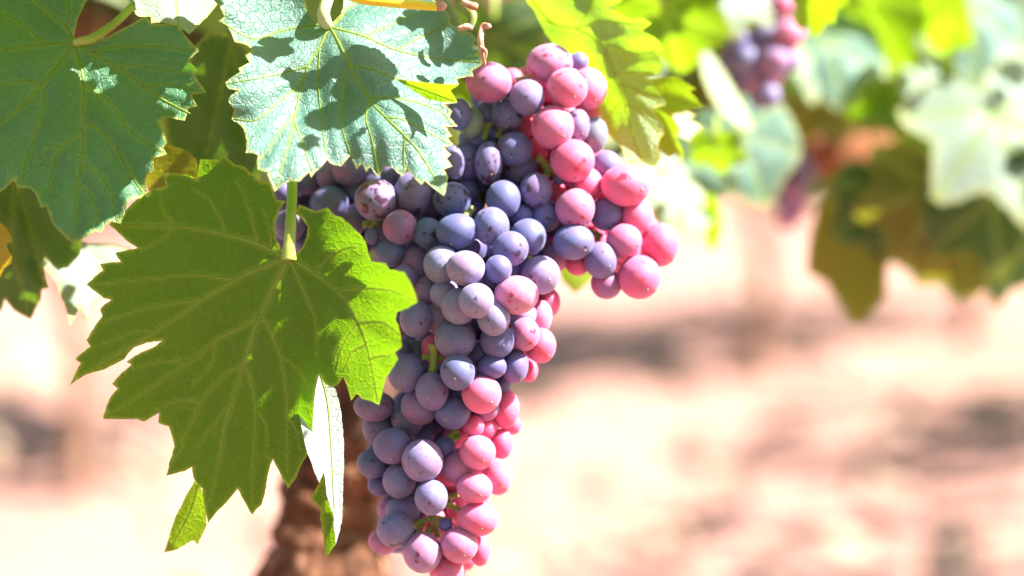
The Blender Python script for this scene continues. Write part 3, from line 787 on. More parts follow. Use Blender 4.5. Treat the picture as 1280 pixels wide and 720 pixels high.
for a, b, d, r in [((614, 147), (603, 175), 1.080, .0016), ((604, 152), (603, 174), 1.082, .0012), ((627, 160), (622, 172), 1.084, .0012), ((542, 430), (541, 466), 1.075, .0015), ((541, 449), (528, 447), 1.076, .0012),
                   ((541, 448), (553, 448), 1.077, .0012), ((517, 656), (540, 648), 1.083, .0013), ((523, 668), (527, 655), 1.083, .0011), ((534, 668), (545, 651), 1.083, .0012), ((547, 672), (544, 652), 1.083, .0011),
                   ((540, 648), (565, 652), 1.086, .0012), ((560, 623), (572, 618), 1.081, .0012), ((557, 630), (575, 639), 1.081, .0012), ((557, 551), (572, 538), 1.083, .0011), ((562, 553), (575, 545), 1.085, .001),
                   ((671, 196), (690, 216), 1.092, .0014), ((680, 205), (684, 222), 1.092, .0012), ((454, 281), (474, 277), 1.085, .0012), ((465, 287), (470, 277), 1.084, .001), ((646, 101), (662, 96), 1.088, .001),
                   ((738, 291), (752, 296), 1.09, .0012), ((744, 290), (748, 302), 1.09, .001), ((768, 325), (775, 318), 1.085, .001), ((582, 272), (592, 260), 1.095, .0013), ((655, 318), (668, 330), 1.09, .0012)]:
    pedicel(a, b, bunch_depth(*a) + .013, r)

# ------------------------------------------------------------------ leaves in focus
A_OUT = [(354,317),(345,298),(343.6,281.6),(349,263),(357,251),(346,250),(337,227),(326,227),(314,217),(307,209),(295,206),(288,201),(281,193),(274,200),(250,199),(248,213),(246,225),(242,221),(232,218),(222,217),(204,216),
 (206,226),(207,233),(191,236),(172,248),(155,264),(136,280),(147,290),(157,300),(172,310),(157,313),(144,316),(147,322),(151,327),(137,328),(125,330),(127,334),(129,338),(118,346),(108,356),(120,365),(130,373),(139,375),(131,380),(125,387),(128,395),(119,407),(108,425),(113,433),
 (101,442),(94,449),(101,454),(94,467),(87,482),(98,474),(108,468),(127,463),(142,456),(155.6,449),(160,442),(168,434),(184,428),(202,426),(194,433),(180,439),(168,445),(158,452),(164,456),(152,466),(140,480),(147,486),(138,496),(133,508),(129,523.5),(150,524),(171,523.5),(180,527),(190,521),(199,516),(198,529),(204,531),(211,533),
 (215,545),(218,558),(213,574),(208,594.7),(219,592),(231,589),(240,584),(242,598),(247,605),(253,611),(255,630),(260,654),(270,641),(280,631),(289,621),(297,611),(302,621),(307,629),(311,637),(315,643.5),(321,636),(327,631),(329,624),(331,618),(333,604),(335.6,591),(338,581),(341,574),(345,582),(349,589),(354,600),(360,611),(366,603),(371,595.6),(374,587),(378,578),(383,571),(390,545),(392,515),(394,490),(399,468),
 (405,478),(413,484),(421,482),(429,471),(432,478),(436,490),(439,501),(446,492),(453,499),(463,501),(474,506),(478,490),(481.5,473),(490,461),(498,449),(493,441),(498,437),(503,433),(501,420),(498,407),(494,399),(496,390),(510,385),(522,377),(517,362),(512,351),(505,340),(487,337),(482,329),(473,328),(464,327),(460,315),(457,302),(450,293),(440,283),(428,272),(418,269),(410,259.5),(403,261),(395.5,264),(385,260),(374,255.5),(369,267),(378,274),(385,284),(383,297),(379,307),(368,321)]
J_A = (361, 323)
A_VEINS = [
 (.0019,.0007,[J_A,(343,357),(325.6,393),(314,425),(305,455),(290,503),(280,537),(275,570),(263,625)]),
 (.0017,.0006,[J_A,(323,305),(283,293),(259,288),(222,283),(146,281)]),
 (.0017,.0006,[J_A,(326,335),(292.6,350),(240.6,383),(191,416),(155,437),(100,470)]),
 (.0016,.0006,[J_A,(375,330),(391.7,340.6),(422,364),(434,378),(453,416),(465,463),(472,502)]),
 (.0013,.0005,[(325.6,393),(300,410),(269,426),(240.6,449),(184,487),(135,518)]),
 (.0012,.0005,[(325.6,393),(337,411),(350,444),(358,495),(359,532),(359,590)]),
 (.0011,.0004,[(305,455),(280,470),(251,503),(230,549),(211,588)]),
 (.0011,.0004,[(305,455),(313,474),(319.6,512),(317.5,566),(315,630)]),
 (.0010,.0004,[(363,325),(382,369),(394,402),(396,444)]),
 (.0009,.0004,[(292.6,350),(262,345),(240,343),(188,348),(115,356)]),
 (.0009,.0004,[(255,374),(225,378),(193,383),(141,397),(128,404)]),
 (.0009,.0004,[(323,305),(318,285),(311,260),(296,225)]),(.0008,.0003,[(283,293),(276,274),(262,250),(240,235)]),
 (.0008,.0003,[(340,310),(338,290),(330,262)]),
 (.0010,.0004,[(422,364),(448,360),(470,361),(491,364),(519,376)]),(.0010,.0004,[(447,403),(465,402),(481,404),(501,420)]),(.0009,.0003,[(462,449),(474,445),(488,445)]),
 (.0009,.0003,[(391.7,340.6),(411,322),(432,310),(446,309)]),(.0008,.0003,[(447,403),(435,420),(425,440),(420,465)]),(.0007,.0003,[(458,430),(440,440),(430,462)]),
 (.0007,.0003,[(240,449),(215,450),(185,455),(165,462)]),(.0007,.0003,[(269,426),(265,455),(240,480)]),(.0007,.0003,[(251,503),(225,500),(195,510)]),(.0007,.0003,[(350,444),(365,455),(380,475)]),(.0007,.0003,[(358,520),(370,535),(375,560)]),
 (.0007,.0003,[(290,503),(275,520),(245,560)]),(.0007,.0003,[(319,512),(332,530),(335,570)]),(.0007,.0003,[(191,416),(170,415),(130,428)]),(.0006,.0003,[(222,283),(205,265),(200,240)]),(.0006,.0003,[(222,283),(200,300),(175,312)]),
]
def bendA(u, v):
    # right lobe lifts towards the viewer, left side and tip fall away; crease along the midrib
    r = np.clip(u - .012, 0, 1); l = np.clip(-u - .02, 0, 1)
    return r * r * 22 - l * l * .5 + np.clip(-v - .02, 0, 1) * .03 - np.abs(u + .25 * v + 0.0) * .05
traced_leaf('big dark green leaf in front, hanging left of the bunch, right lobe glowing', A_OUT, J_A, 1.041, (-.10, -.12, 1), L_GREEN, A_VEINS, bendA, .0015, wave=.0012, quilt=.0011,
            petiole=[(361, 325, 1.0405), (362, 306, 1.041), (364, 275, 1.046), (365, 240, 1.058), (366, 190, 1.075), (372, 110, 1.10)], pet_r=(.0036, .0026, .0024, .0024, .0024, .0026), seed=1)

B_OUT = [(93,50),(94,38),(97,24),(104,9),(113,-6),(118,-30),(95,-60),(60,-50),(30,-75),(0,-60),(-40,-62),(-60,-30),(-100,-10),(-90,30),(-130,60),(-105,90),(-125,120),(-95,140),(-100,175),(-75,180),(-60,212),(-42,205),(-25,226),(-10,232),(0,240),(7,235.6),(18,224),(22,235.6),(38,235.6),(44,242),(51,260),(58,258),(62,270),(67,282),(80,295.6),(91,304),
 (103,298),(120,289),(127,291),(132,283),(138,276),(151,280),(156,268),(158,258),(162,249),(175.5,248),(184,240),(181,229),(184,218),(193,213),(191,198),(209,193),(204,185),(209,178),(203,164),(198,151),(209,147),(220,149),(231,151),(235.5,135.5),(247,133),(243,126),(240,118),(258,115.5),(250,104),(242,93),(247,87),(240,80),(235.5,75.5),(249,64),(243,57),(235.5,49),(229,40),(222,31),(205,30),(189,29),(186,24),(182,20),(168,28),(153,35.5),(133,47),(111,52)]
J_B = (92.5, 53)
B_VEINS = [
 (.0018,.0006,[J_B,(101,85),(104.5,107),(104.5,153),(102,204),(95.5,240),(91,300)]),
 (.0016,.0006,[J_B,(75,78),(53,104.5),(27,133),(0,153),(-60,190)]),
 (.0016,.0006,[J_B,(55.5,55.5),(27,59),(0,60),(-90,58)]),
 (.0015,.0006,[J_B,(82,33),(64,18),(44,0),(10,-40)]),
 (.0015,.0006,[J_B,(115.5,66),(147,84),(178,107),(200,122),(238,142)]),
 (.0010,.0004,[(104.5,107),(133,124),(153,151),(173,171),(203,190)]),(.0010,.0004,[(104.5,153),(129,167),(151,195.6),(167,222),(178,240)]),(.0009,.0004,[(102,204),(124,218),(138,240),(146,272)]),
 (.0009,.0004,[(103,165),(80,182),(67,204),(60,240)]),(.0010,.0004,[(53,104.5),(27,101),(0,106),(-60,115)]),(.0009,.0004,[(53,108),(54.7,133),(44,169),(33,200),(28,230)]),
 (.0009,.0004,[(55.5,55.5),(31,33),(0,13),(-40,-10)]),(.0009,.0004,[(82,33),(86,15),(87,-20)]),(.0009,.0004,[(115.5,66),(147,58),(195.6,58),(244,64)]),(.0007,.0003,[(178,107),(205,105),(250,114)]),(.0007,.0003,[(97,230),(115,245),(125,280)]),(.0007,.0003,[(80,182),(60,185),(45,205)]),(.0006,.0003,[(147,84),(170,82),(205,88),(240,90)]),
]
def bendB(u, v): return -1.6 * np.clip(u - .03, 0, 1) ** 2 - 1.2 * np.clip(-v - .03, 0, 1) ** 2 - .05 * np.abs(u) + .6 * np.clip(-u - .02, 0, 1) ** 2
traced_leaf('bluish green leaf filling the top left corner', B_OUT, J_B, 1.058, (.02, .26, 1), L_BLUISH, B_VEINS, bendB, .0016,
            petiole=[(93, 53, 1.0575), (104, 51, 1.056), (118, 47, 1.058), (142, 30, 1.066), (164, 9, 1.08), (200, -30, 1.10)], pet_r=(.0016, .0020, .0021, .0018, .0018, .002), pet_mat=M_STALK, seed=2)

C_OUT = [(404,30),(393.7,26),(387,18),(382,5),(378,-12),(360,-30),(330,-22),(300,-24),(280,-8),(265,-2),(276,10),(281,21),(272,26),(284,33),(289.5,41.7),(293,52),(302,54),(310,57),(315.6,64),(307,69),(312,78),(298,85),(300,90),(290,96),(281,104),(286,111),(298,113),(288,120),(286,128),(293,137),(289.5,149),(298,154),(305,161.5),(308.6,177),(307,191),(315,191),(322.5,194),(321,203),(322.5,212),(334.6,215),(338,227),(343,239.6),
 (353,231),(364,225.7),(374.6,227),(381,220),(386.7,215),(389,222),(395,214),(400.6,210),(405,204),(409,199.6),(414.5,205),(426.7,208),(433,200),(439,194),(442,203),(446,212),(452.7,205),(458,215),(463,208),(468,216),(473.5,222),(478,214),(482,208),(491,210),(497,216),(503,220.5),(508,210),(517,221),(527,231),(531,225.7),(543,236),(555,245),(558,234),(560,222),(555,212),(565.5,208),(558.6,198),(564,193),(555,184),(567,180.5),(560,172),(565.5,170),(557,158),(572.5,158),(562,146),(565.5,139),(555,130),
 (571,128.5),(566,119),(562,113),(548,106),(574,106),(571,99),(584.6,95.5),(592,96),(590,88.5),(602,81.6),(607,73),(597,68),(601,62),(592,55),(596,48),(588,40),(578,41),(569,33),(562,28),(564,20),(556,12),(545,2),(531,-7),(503,-14),(468,-12),(440,-10),(430,-4),(429,10),(425,22),(416,29.5)]
J_C = (411, 33)
C_VEINS = [
 (.0018,.0006,[J_C,(418,42),(439,83),(461,123),(482,146),(506.5,170),(527,194),(552,238)]),
 (.0015,.0005,[J_C,(454,45),(496,62.5),(545,73),(600,77)]),
 (.0015,.0005,[J_C,(400,58),(385,83),(374.6,114.6),(364,167),(345,234)]),
 (.0013,.0005,[J_C,(388,32),(354,38),(315,48),(276,27)]),
 (.0010,.0004,[(439,83),(461,85),(503,101),(540,110),(568,125)]),(.0010,.0004,[(461,123),(482,121.5),(517,127),(550,139),(566,156)]),(.0009,.0004,[(436,80),(428,111),(426.7,153),(438,192)]),(.0009,.0004,[(461,125),(458,149),(465,174),(473,215)]),
 (.0009,.0004,[(385,83),(350,92),(320,98),(285,104)]),(.0009,.0004,[(378,105),(345,130),(320,150),(292,148)]),(.0008,.0003,[(370,140),(350,165),(325,200)]),(.0008,.0003,[(367,150),(378,180),(390,214)]),(.0008,.0003,[(496,62),(520,50),(560,30)]),(.0008,.0003,[(482,146),(505,150),(535,165),(562,180)]),(.0009,.0004,[(415,30),(430,15),(450,0)]),(.0008,.0003,[(454,45),(480,35),(520,15)]),(.0007,.0003,[(400,58),(398,100),(402,150),(408,195)]),(.0007,.0003,[(506,170),(505,190),(505,216)]),
]
def bendC(u, v):
    f = -.10 * np.abs(u * .55 + v * .35) 
    return f + .0045 * np.sin(u * 95 + v * 38 + .6) + .003 * np.sin(u * 60 - v * 120) - 1.0 * np.clip(u - .04, 0, 1) ** 2
traced_leaf('waxy blue green leaf, sun whitened, hanging over the top of the bunch', C_OUT, J_C, 1.065, (.12, .50, .86), L_WAXSHEEN, C_VEINS, bendC, .0015,
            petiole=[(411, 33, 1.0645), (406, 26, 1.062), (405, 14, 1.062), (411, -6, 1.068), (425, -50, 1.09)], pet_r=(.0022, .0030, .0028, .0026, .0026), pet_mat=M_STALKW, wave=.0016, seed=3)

CY_OUT = [(495,99),(515,101),(548,105),(574,106),(563,113),(567,119),(572,128.5),(552,127),(534,124),(516,113)]
traced_leaf('small lime patch standing in for the backlit lobe at the right edge of the waxy leaf', CY_OUT, (500, 101), 1.045, (-.50, -.55, .9), L_YELLOW, [(.0007,.0003,[(500,101),(530,112),(568,126)])], None, .0014, wave=.0004, seed=33)  # separate patch laid over the leaf, imitates its backlit lobe

D_OUT = [(657,-2),(660,4),(668,14),(675,28),(682,42),(698,62),(716,78),(737,90),(751,112),(751,125),(744,133),(752,151),(762,169.5),(774,182),(785,200),(790,206),(797,200),(806,204),(818,208),(826,198),(823,186),(824,176),(830,168),(829,155.6),(822,146),(815,136),(832,132),(832,126),(818,108),(807,97),(823,93),(827.5,83),(822,67),(830,61),(824,52),(818,46),(810,42),(802.5,39),(815,29),(803,22),(791,24),(776,17),(766,13),(758,10),(779,0),(760,-4),(740,-30),(700,-40),(670,-25)]
J_D = (664, -6)
D_VEINS = [(.0016,.0005,[(664,-2),(690,28),(720,36),(740,46),(757,64),(768,92),(779,125),(790,167),(800,196)]),(.0011,.0004,[(690,28),(676,25)]),(.0010,.0004,[(720,36),(751,26),(785,29),(806,30)]),(.0010,.0004,[(746,52),(770,60),(795,66),(820,64)]),(.0009,.0004,[(768,92),(790,92),(815,90)]),(.0009,.0004,[(772,104),(795,112),(826,128)]),(.0009,.0004,[(781,130),(800,138),(824,164)]),(.0007,.0003,[(720,36),(735,15),(745,-10)]),(.0007,.0003,[(757,64),(752,90),(752,110)]),(.0007,.0003,[(779,125),(765,140),(760,160)])]
def bendD(u, v):
    # a fold: the left strip turns away from the sun, the right side turns up to it
    k = np.clip(u * .10 - v * .90 - .018, 0, 1)
    return 13 * k * k + .002 * np.sin(u * 90 + v * 70) + .0014 * np.sin(u * 200 - v * 60)
traced_leaf('yellow green leaf, sunlit white on its lower lobes, right of the bunch top', D_OUT, J_D, 1.125, (-.45, -.50, 1), L_LIMESHEEN, D_VEINS, bendD, .0016, seed=4)

E_OUT = [(800,98),(822,97),(845.5,95),(857,103),(870.5,111),(862,114),(871,123),(880,133),(870,136),(862,137.5),(840,143),(846,154),(851,164),(845.5,167),(850,180),(855,192),(854,201),(845,192),(836,197),(826,190),(818,170),(812,140)]
traced_leaf('small bright yellow green leaf edge peeping out behind the whitened lobes', E_OUT, (806, 130), 1.14, (-.2, -.25, 1), L_YELLOW, [(.001,.0004,[(806,130),(835,118),(876,132)]),(.001,.0004,[(806,130),(830,150),(851,196)])], None, .002, seed=5)
E2_OUT = [(830,146),(845,142),(859,139),(870,144),(862,149),(872,154),(879,160),(868,168),(862,178),(850,172),(840,165)]
traced_leaf('narrow pale leaf tip between yellow lobes at the right of the bunch', E2_OUT, (832, 152), 1.15, (.2, .5, .8), L_PALE, (), None, .002, seed=6)

S_OUT = [(397,455),(407,470),(419.6,487),(426,512),(430,553),(430,580),(429,607),(428,630),(427,653),(423,668),(419.6,680),(418,662),(417.5,645),(413,633),(409,620),(407,604),(405,587),(402,596),(399,603),(393,590),(389,577),(384,566),(381,553),(378,541),(376,527),(372.5,514),(376,505),(382,495),(384,480),(386,466)]
S_FOLD = [(405,585),(399,603),(388,624),(396,631),(401,637),(400,648),(402,657),(405,678),(407,699),(413,690),(420,680),(420,650),(412,620)]
def bendS(u, v): return -6 * np.clip(u - .004, 0, 1) ** 2 - 1.2 * np.clip(-u - .002, 0, 1) ** 1.5
traced_leaf('narrow folded leaf showing its white underside, before the vine trunk', S_OUT, (398, 460), 1.056, (.35, .20, .9), L_PALE, [(.0009,.0004,[(398,460),(409,500),(414,560),(418,640)])], bendS, .0014, flip=True, wave=.0006, seed=7)
traced_leaf('dark green leaf tip sticking out below the folded white leaf', S_FOLD, (404, 588), 1.062, (-.1, -.15, 1), L_GREEN, [(.0008,.0003,[(404,588),(406,640),(408,694)])], None, .0014, wave=.0006, seed=37)
T_OUT = [(244,599),(232,620),(220,644),(212,668),(205,691),(222,687),(233,680),(242,675.5),(247,681),(253,668),(258,658),(258,640),(255.6,622),(250,606)]
traced_leaf('small lime green leaf tip hanging behind the lower left of the big front leaf', T_OUT, (249, 603), 1.075, (-.25, -.15, 1), L_LIME, [(.0008,.0003,[(249,603),(238,640),(215,682)])], None, .0016, seed=8, wave=.001)

F_OUT = [(158,-6),(167,9),(169,17.5),(174,21),(188,21),(189,29),(205,29),(222,32),(222,39),(229,37),(236,43),(247,33),(262,17.5),(276,0),(290,-30),(250,-60),(190,-55),(160,-30)]
traced_leaf('sunlit white leaf at the top edge between two green leaves', F_OUT, (225, -50), 1.085, (.35, .55, .75), L_PALE, [(.001,.0004,[(225,-50),(220,0),(224,36)])], None, .002, seed=9)
G_OUT = [(205,150),(222,110),(240,62),(262,38),(292,44),(318,70),(330,120),(330,180),(322,240),(296,262),(262,262),(236,255),(215,215)]
traced_leaf('deep green shaded leaf in the gap left of the waxy leaf', G_OUT, (290, 50), 1.13, (-.25, -.25, 1), L_DARK, [(.0012,.0005,[(290,50),(275,120),(255,210)]),(.001,.0004,[(290,50),(300,120),(310,200)])], None, .0025, seed=10)
K_OUT = [(180,185),(205,178),(232,188),(246,200),(250,230),(225,245),(195,250),(180,230)]
traced_leaf('brownish olive leaf scrap behind the top of the big front leaf', K_OUT, (200, 190), 1.10, (-.2, -.2, 1), L_OLIVE, (), None, .0025, seed=11)
H_OUT = [(-40,215),(0,225),(40,225),(80,255),(105,290),(100,318),(85,335),(72,338),(56,322),(53,330),(60,360),(52,362),(51,374),(38,399),(28,394),(18,388),(6,374),(3,385),(-8,402),(-20,395),(-40,350)]
traced_leaf('dark leaf with toothed lobes below the top left leaf', H_OUT, (20, 215), 1.11, (-.15, -.3, 1), L_DARK, [(.0012,.0005,[(20,220),(40,290),(50,340)]),(.0012,.0005,[(20,220),(15,300),(35,390)])], None, .0022, seed=12)
I_OUT = [(88,296),(110,305),(140,305),(165,312),(150,327),(128,335),(118,350),(130,372),(117,378),(115,396),(106,398),(100,385),(88,407),(80,380),(70,352),(56,334),(40,340),(25,338),(30,328),(52,320),(72,330)]
traced_leaf('blurred white sunlit leaf under the top left leaf', I_OUT, (120, 300), 1.145, (.45, .65, .7), L_PALE, (), None, .0025, seed=13)
J_OUT = [(-30,262),(0,278),(8,285),(15,302),(8,305),(15,320),(14,330),(5,335),(0,346),(-20,350),(-40,310)]
traced_leaf('small golden leaf at the left edge of the picture', J_OUT, (-30, 280), 1.09, (-.1, -.2, 1), L_GOLD, (), None, .0025, seed=14)
Z1 = [(565,92),(590,110),(620,125),(625,150),(600,165),(575,150),(560,120)]
traced_leaf('lime green leaf scrap behind the top grapes', Z1, (565, 95), 1.16, (-.1, -.2, 1), L_YELLOW, (), None, .003, seed=15)
Z2 = [(690,310),(720,305),(745,320),(742,345),(728,360),(718,366),(704,352),(695,335)]
traced_leaf('blurred lime leaf tip below the right wing of the bunch', Z2, (715, 300), 1.20, (-.1, -.2, 1), L_YELLOW, (), None, .003, seed=16)

# yellow stalk and dried tendrils above the waxy leaf
ys = empty('leaf_stalk', at(440, -2, 1.045), 'yellow bare leaf stalk lying across the top edge', 'stalk')
tube('stalk', [at(436, -6, 1.045), at(455, -1, 1.045), at(500, 4, 1.048), at(540, 8, 1.05), at(549, 9, 1.05)], [.0022, .0024, .0023, .0019, .0016], M_YSTALK, ys, ys.location, seg=12, n=6)
tube('stalk_end', [at(546, 8, 1.05), at(553, 7, 1.05), at(557, 4, 1.05)], [.0021, .0025, .0012], M_DRY, ys, ys.location, seg=10, n=4, rough=.25)
td = empty('dry_tendril', at(609, 36, 1.06), 'pinkish dried tendril curling down to the topmost grape', 'tendril')
tube('tendril_stem', [at(612, 33, 1.058), at(607, 32, 1.06), at(602, 36, 1.06), at(600, 50, 1.058), at(603, 66, 1.058), at(606, 82, 1.06)], [.0011, .0016, .0014, .0016, .0013, .0006], M_DRY, td, td.location, seg=9, n=6, rough=.2)
tube('tendril_curl', [at(600, 58, 1.057), at(607, 64, 1.056), at(607, 74, 1.056)], [.0009, .0008, .0003], M_DRY, td, td.location, seg=8, n=6, rough=.2)
td2 = empty('dry_tendril', at(575, 0, 1.07), 'brown knotted shoot tip at the top edge left of the tendril', 'tendril')
tube('shoot', [at(570, -20, 1.075), at(580, 5, 1.072), at(590, 20, 1.07), at(588, 36, 1.068)], [.003, .0026, .0024, .0012], M_RACHIS, td2, td2.location, seg=10, n=6, rough=.15)
tube('shoot_tip', [at(578, 2, 1.066), at(590, 8, 1.064), at(597, 10, 1.064)], [.0012, .0016, .0014], M_DRY, td2, td2.location, seg=9, n=6, rough=.3)
tube('shoot_tip', [at(572, 36, 1.058), at(582, 34, 1.058), at(591, 36, 1.058)], [.0008, .0013, .0008], M_DRY, td2, td2.location, seg=9, n=6, rough=.4)

# ------------------------------------------------------------------ blurred leaves, top right
BL = 'blurred leaves of the neighbouring vine'
P = placed_leaf
X1 = [(1058,225),(1090,205),(1110,230),(1115,290),(1108,330),(1108.5,371),(1089,391),(1069.6,412),(1054,387),(1034.6,355.6),(1007,340),(1012,300),(1020,262)]
traced_leaf('blurred olive leaf with one long pointed lobe, right of the bunch', X1, (1075, 215), 1.47, (-.1, -.12, 1), L_OLIVE, (), None, .004, wave=.001, seed=31, group=BL)
X2 = [(1095,220),(1150,195),(1210,200),(1262,220),(1300,250),(1310,330),(1280,360),(1264,363),(1247,387),(1233,363),(1213,371),(1194,375),(1171,352),(1132,340),(1112,324),(1090,290)]
traced_leaf('blurred broad dark green leaf hanging at the right edge', X2, (1170, 200), 1.50, (.0, -.10, 1), L_DARK, (), None, .004, wave=.001, seed=32, group=BL)
M1 = [(871,52),(885,62),(898,78),(909,94),(928,128),(944,160),(930,163),(913,152),(899,139),(886,118),(878,97)]
traced_leaf('blurred white leaf blade slanting below the small far bunch', M1, (872, 55), 1.33, (.35, .60, .7), L_PALE, (), None, .003, seed=33, group=BL)
D1 = [(985,-10),(994,8),(993,30),(1003,38),(1010,33),(1017,49),(1026,42),(1036,28),(1044,30),(1046,12),(1062,4),(1065,-15),(1020,-40)]
traced_leaf('glowing lemon yellow leaf at the top edge beside the far bunch', D1, (1020, -35), 1.20, (-.35, -.55, .8), L_YELLOW, (), None, .002, seed=34, group=BL)
Y1 = [(876,246),(890,240),(899,258),(902,290),(894,312),(886,312),(880,290)]
traced_leaf('blurred bright lime leaf tip hanging alone against the soil', Y1, (884, 244), 1.33, (-.3, -.5, .8), L_YELLOW, (), None, .003, seed=35, group=BL)
P('blurred olive leaf directly under the reddish arm', 1150, 272, 1.44, .050, -15, (-.05, -.25, 1), L_OLIVE, 71, group=BL)
P('blurred dark green leaf low at the right edge under the pale leaf', 1245, 285, 1.43, .056, 10, (.0, -.25, 1), L_DARK, 72, group=BL)
P('blurred olive leaf with its tip over the pink soil at far right', 1205, 325, 1.46, .042, 15, (-.05, -.2, 1), L_OLIVE, 73, group=BL)
P('blurred dark leaf between the pointed olive leaf and the broad one', 1105, 275, 1.46, .046, 5, (-.1, -.2, 1), L_DARK, 74, group=BL)
P('blurred mid green leaf at the top, left of the far bunch', 868, 25, 1.36, .050, 10, (-.1, -.3, 1), L_GREEN, 41, group=BL)
P('blurred lime strip of leaf at the top behind the yellow green leaf', 835, 40, 1.30, .045, 0, (-.3, -.5, .8), L_LIME, 42, group=BL)
P('blurred grey green leaf covering the far bunch top', 922, 4, 1.345, .030, -10, (.3, .5, .8), L_PALE, 43, group=BL)
P('blurred teal leaf right of the far bunch', 1043, 80, 1.46, .046, 10, (.1, .40, .9), L_WAXSHEEN, 44, group=BL)
P('blurred large yellow green leaf at the top, right of the teal leaf', 1095, 35, 1.48, .062, 20, (-.3, -.4, .8), L_LIME, 45, group=BL)
P('blurred dark green leaf below the large yellow green leaf', 1120, 118, 1.52, .050, 5, (-.2, -.3, .9), L_GREEN, 46, group=BL)
P('blurred narrow lime leaf seen edge on near the top right', 1177, 45, 1.44, .036, 0, (-.95, -.1, .3), L_LIME, 47, group=BL)
P('blurred teal leaf near the top right corner', 1218, 42, 1.50, .050, 0, (.15, .45, .9), L_WAXSHEEN, 48, group=BL)
P('blurred white leaf in the top right corner', 1262, 75, 1.55, .055, 30, (.45, .65, .6), L_PALE, 49, group=BL)
P('blurred white drooping leaf below the right teal leaf', 1185, 130, 1.47, .040, 15, (.5, .6, .6), L_PALE, 50, group=BL)
P('blurred pale green leaf at the right edge above the dark leaf', 1262, 190, 1.42, .070, 10, (.30, .45, .85), L_PALE, 51, group=BL)
P('blurred teal leaf under the white slanting blade', 936, 195, 1.42, .045, 20, (.0, .30, .9), L_WAXSHEEN, 52, group=BL)
P('blurred small lime leaf in front of teal leaves', 896, 196, 1.34, .020, 0, (-.3, -.5, .8), L_LIME, 53, group=BL)
P('blurred dark teal leaf right of the yellow lobes', 868, 215, 1.36, .034, -10, (.0, .2, 1), L_WAXSHEEN, 54, group=BL)
P('blurred white leaf hanging beside the right wing of the bunch', 838, 235, 1.28, .034, 5, (.45, .65, .6), L_PALE, 55, group=BL)
P('blurred pale shoot leaf just above the lone lime tip', 862, 262, 1.33, .026, 10, (.4, .6, .6), L_PALE, 56, group=BL)
P('blurred olive and orange leaf above the reddish arm', 1027, 138, 1.60, .045, 40, (-.2, -.35, .9), L_OLIVE, 57, group=BL)
P('blurred white sliver of leaf between far bunch and teal leaf', 1012, 88, 1.45, .030, 5, (.8, .4, .45), L_PALE, 58, group=BL)
P('blurred white leaf behind the tendril at the top', 640, 18, 1.42, .045, 0, (.45, .65, .6), L_PALE, 59)
P('blurred dark green leaf behind the topmost grape', 618, 74, 1.36, .042, 0, (-.1, -.3, 1), L_DARK, 60)
P('blurred deep green leaf behind the right teal corner leaf', 1165, 95, 1.62, .055, -20, (-.1, -.3, .9), L_DARK, 61, group=BL)
P('blurred dark leaf under the right end of the reddish arm', 1180, 232, 1.62, .05, 0, (-.1, -.4, .9), L_DARK, 62, group=BL)

# ------------------------------------------------------------------ far bunches
G2 = [(961,14,16,16,1,.2,.1),(958,45,19,19,0,.15,.2),(986,43,19,18,0,.75,.1),(968,75,20,19,0,.40,.1),(989,76,12,14,1,.3,.1),(916,49,18,18,1,.1,.3),(934,76,18,18,1,.2,.3),(927,102,15,15,2,.2,.2),(961,120,14,15,0,.2,.1),(950,122,14,14,1,.3,.2),(948,100,16,16,1,.5,.2),(979,5,13,13,1,.9,.1),(941,52,17,17,2,.8,.1),(905,68,13,13,2,.1,.2),(965,95,14,14,2,.6,.1),(940,20,17,17,2,.2,.1),(975,60,15,15,3,.5,0),(920,75,15,15,3,.3,0)]
build_bunch(G2, 1.37, 'small blurred bunch of violet grapes at the top right', None, scars=False, axis=False, bulge=0)
G3 = [(993,195,15,15,0,.25,.3),(985,212,16,16,1,.15,.3),(1003,214,15,15,0,.3,.3),(980,232,13,13,1,.2,.2),(993,238,15,15,0,.5,.2),(985,257,14,14,0,.3,.3),(984,274,14,13,1,.6,.2),(997,262,12,12,2,.7,.2)]
build_bunch(G3, 1.62, 'tiny blurred dark purple bunch hanging under the reddish arm', None, scars=False, axis=False, bulge=0)

# ------------------------------------------------------------------ crown of the bunch's own vine, above the picture: unseen leaves, many added along sun rays to shade chosen spots
bpy.context.view_layer.update()
DG = bpy.context.evaluated_depsgraph_get()
def seen(px, py):
    d = (at(px, py, 1) - CAM).normalized()
    ok, loc, *_ = sc.ray_cast(DG, CAM, d)
    return loc if ok else at(px, py, 1.08)
PPM = F / 1.07
AX, AY = SUN.dot(RT) * PPM, SUN.dot(UP) * PPM
LIT = [seen(*p) for p in [
 (430,290),(455,320),(490,345),(505,380),(480,380),(450,370),(470,420),(480,460),(465,480),(440,440),(450,400),
 (400,60),(385,100),(360,150),(335,200),(320,180),(350,215),(310,165),(300,130),(420,190),(450,200),(500,200),(530,215),(545,190),(480,190),(515,68),(545,57),(290,30),
 (800,175),(790,150),(815,190),(800,70),(810,80),(700,20),(720,60),(745,40),(760,140),(860,110),(850,180),
 (700,105),(745,105),(700,85),(650,112),(705,155),(727,150),(725,190),(760,200),(740,225),(795,220),(730,255),(770,262),(808,262),(838,295),(790,295),(810,340),(618,95),
 (590,330),(600,370),(630,330),(660,365),(685,345),(645,300),(620,395),(555,322),(680,385),(680,430),(640,450),(610,485),(630,505),(600,560),(585,580),(600,605),(630,590),(605,645),(585,675),(540,680),(505,665),(540,570),
 (380,520),(390,560),(415,620),(205,10),(250,10),(100,340),(100,370),(1250,190),(1230,150),(1230,110),(1262,70),(1180,130),(905,110)]]
def clear_of_light(p, rad):
    for q in LIT:
        v = p - q; t = v.dot(SUN)
        if t > 0 and (v - SUN * t).length < rad + .003: return False
    return True
crown = []
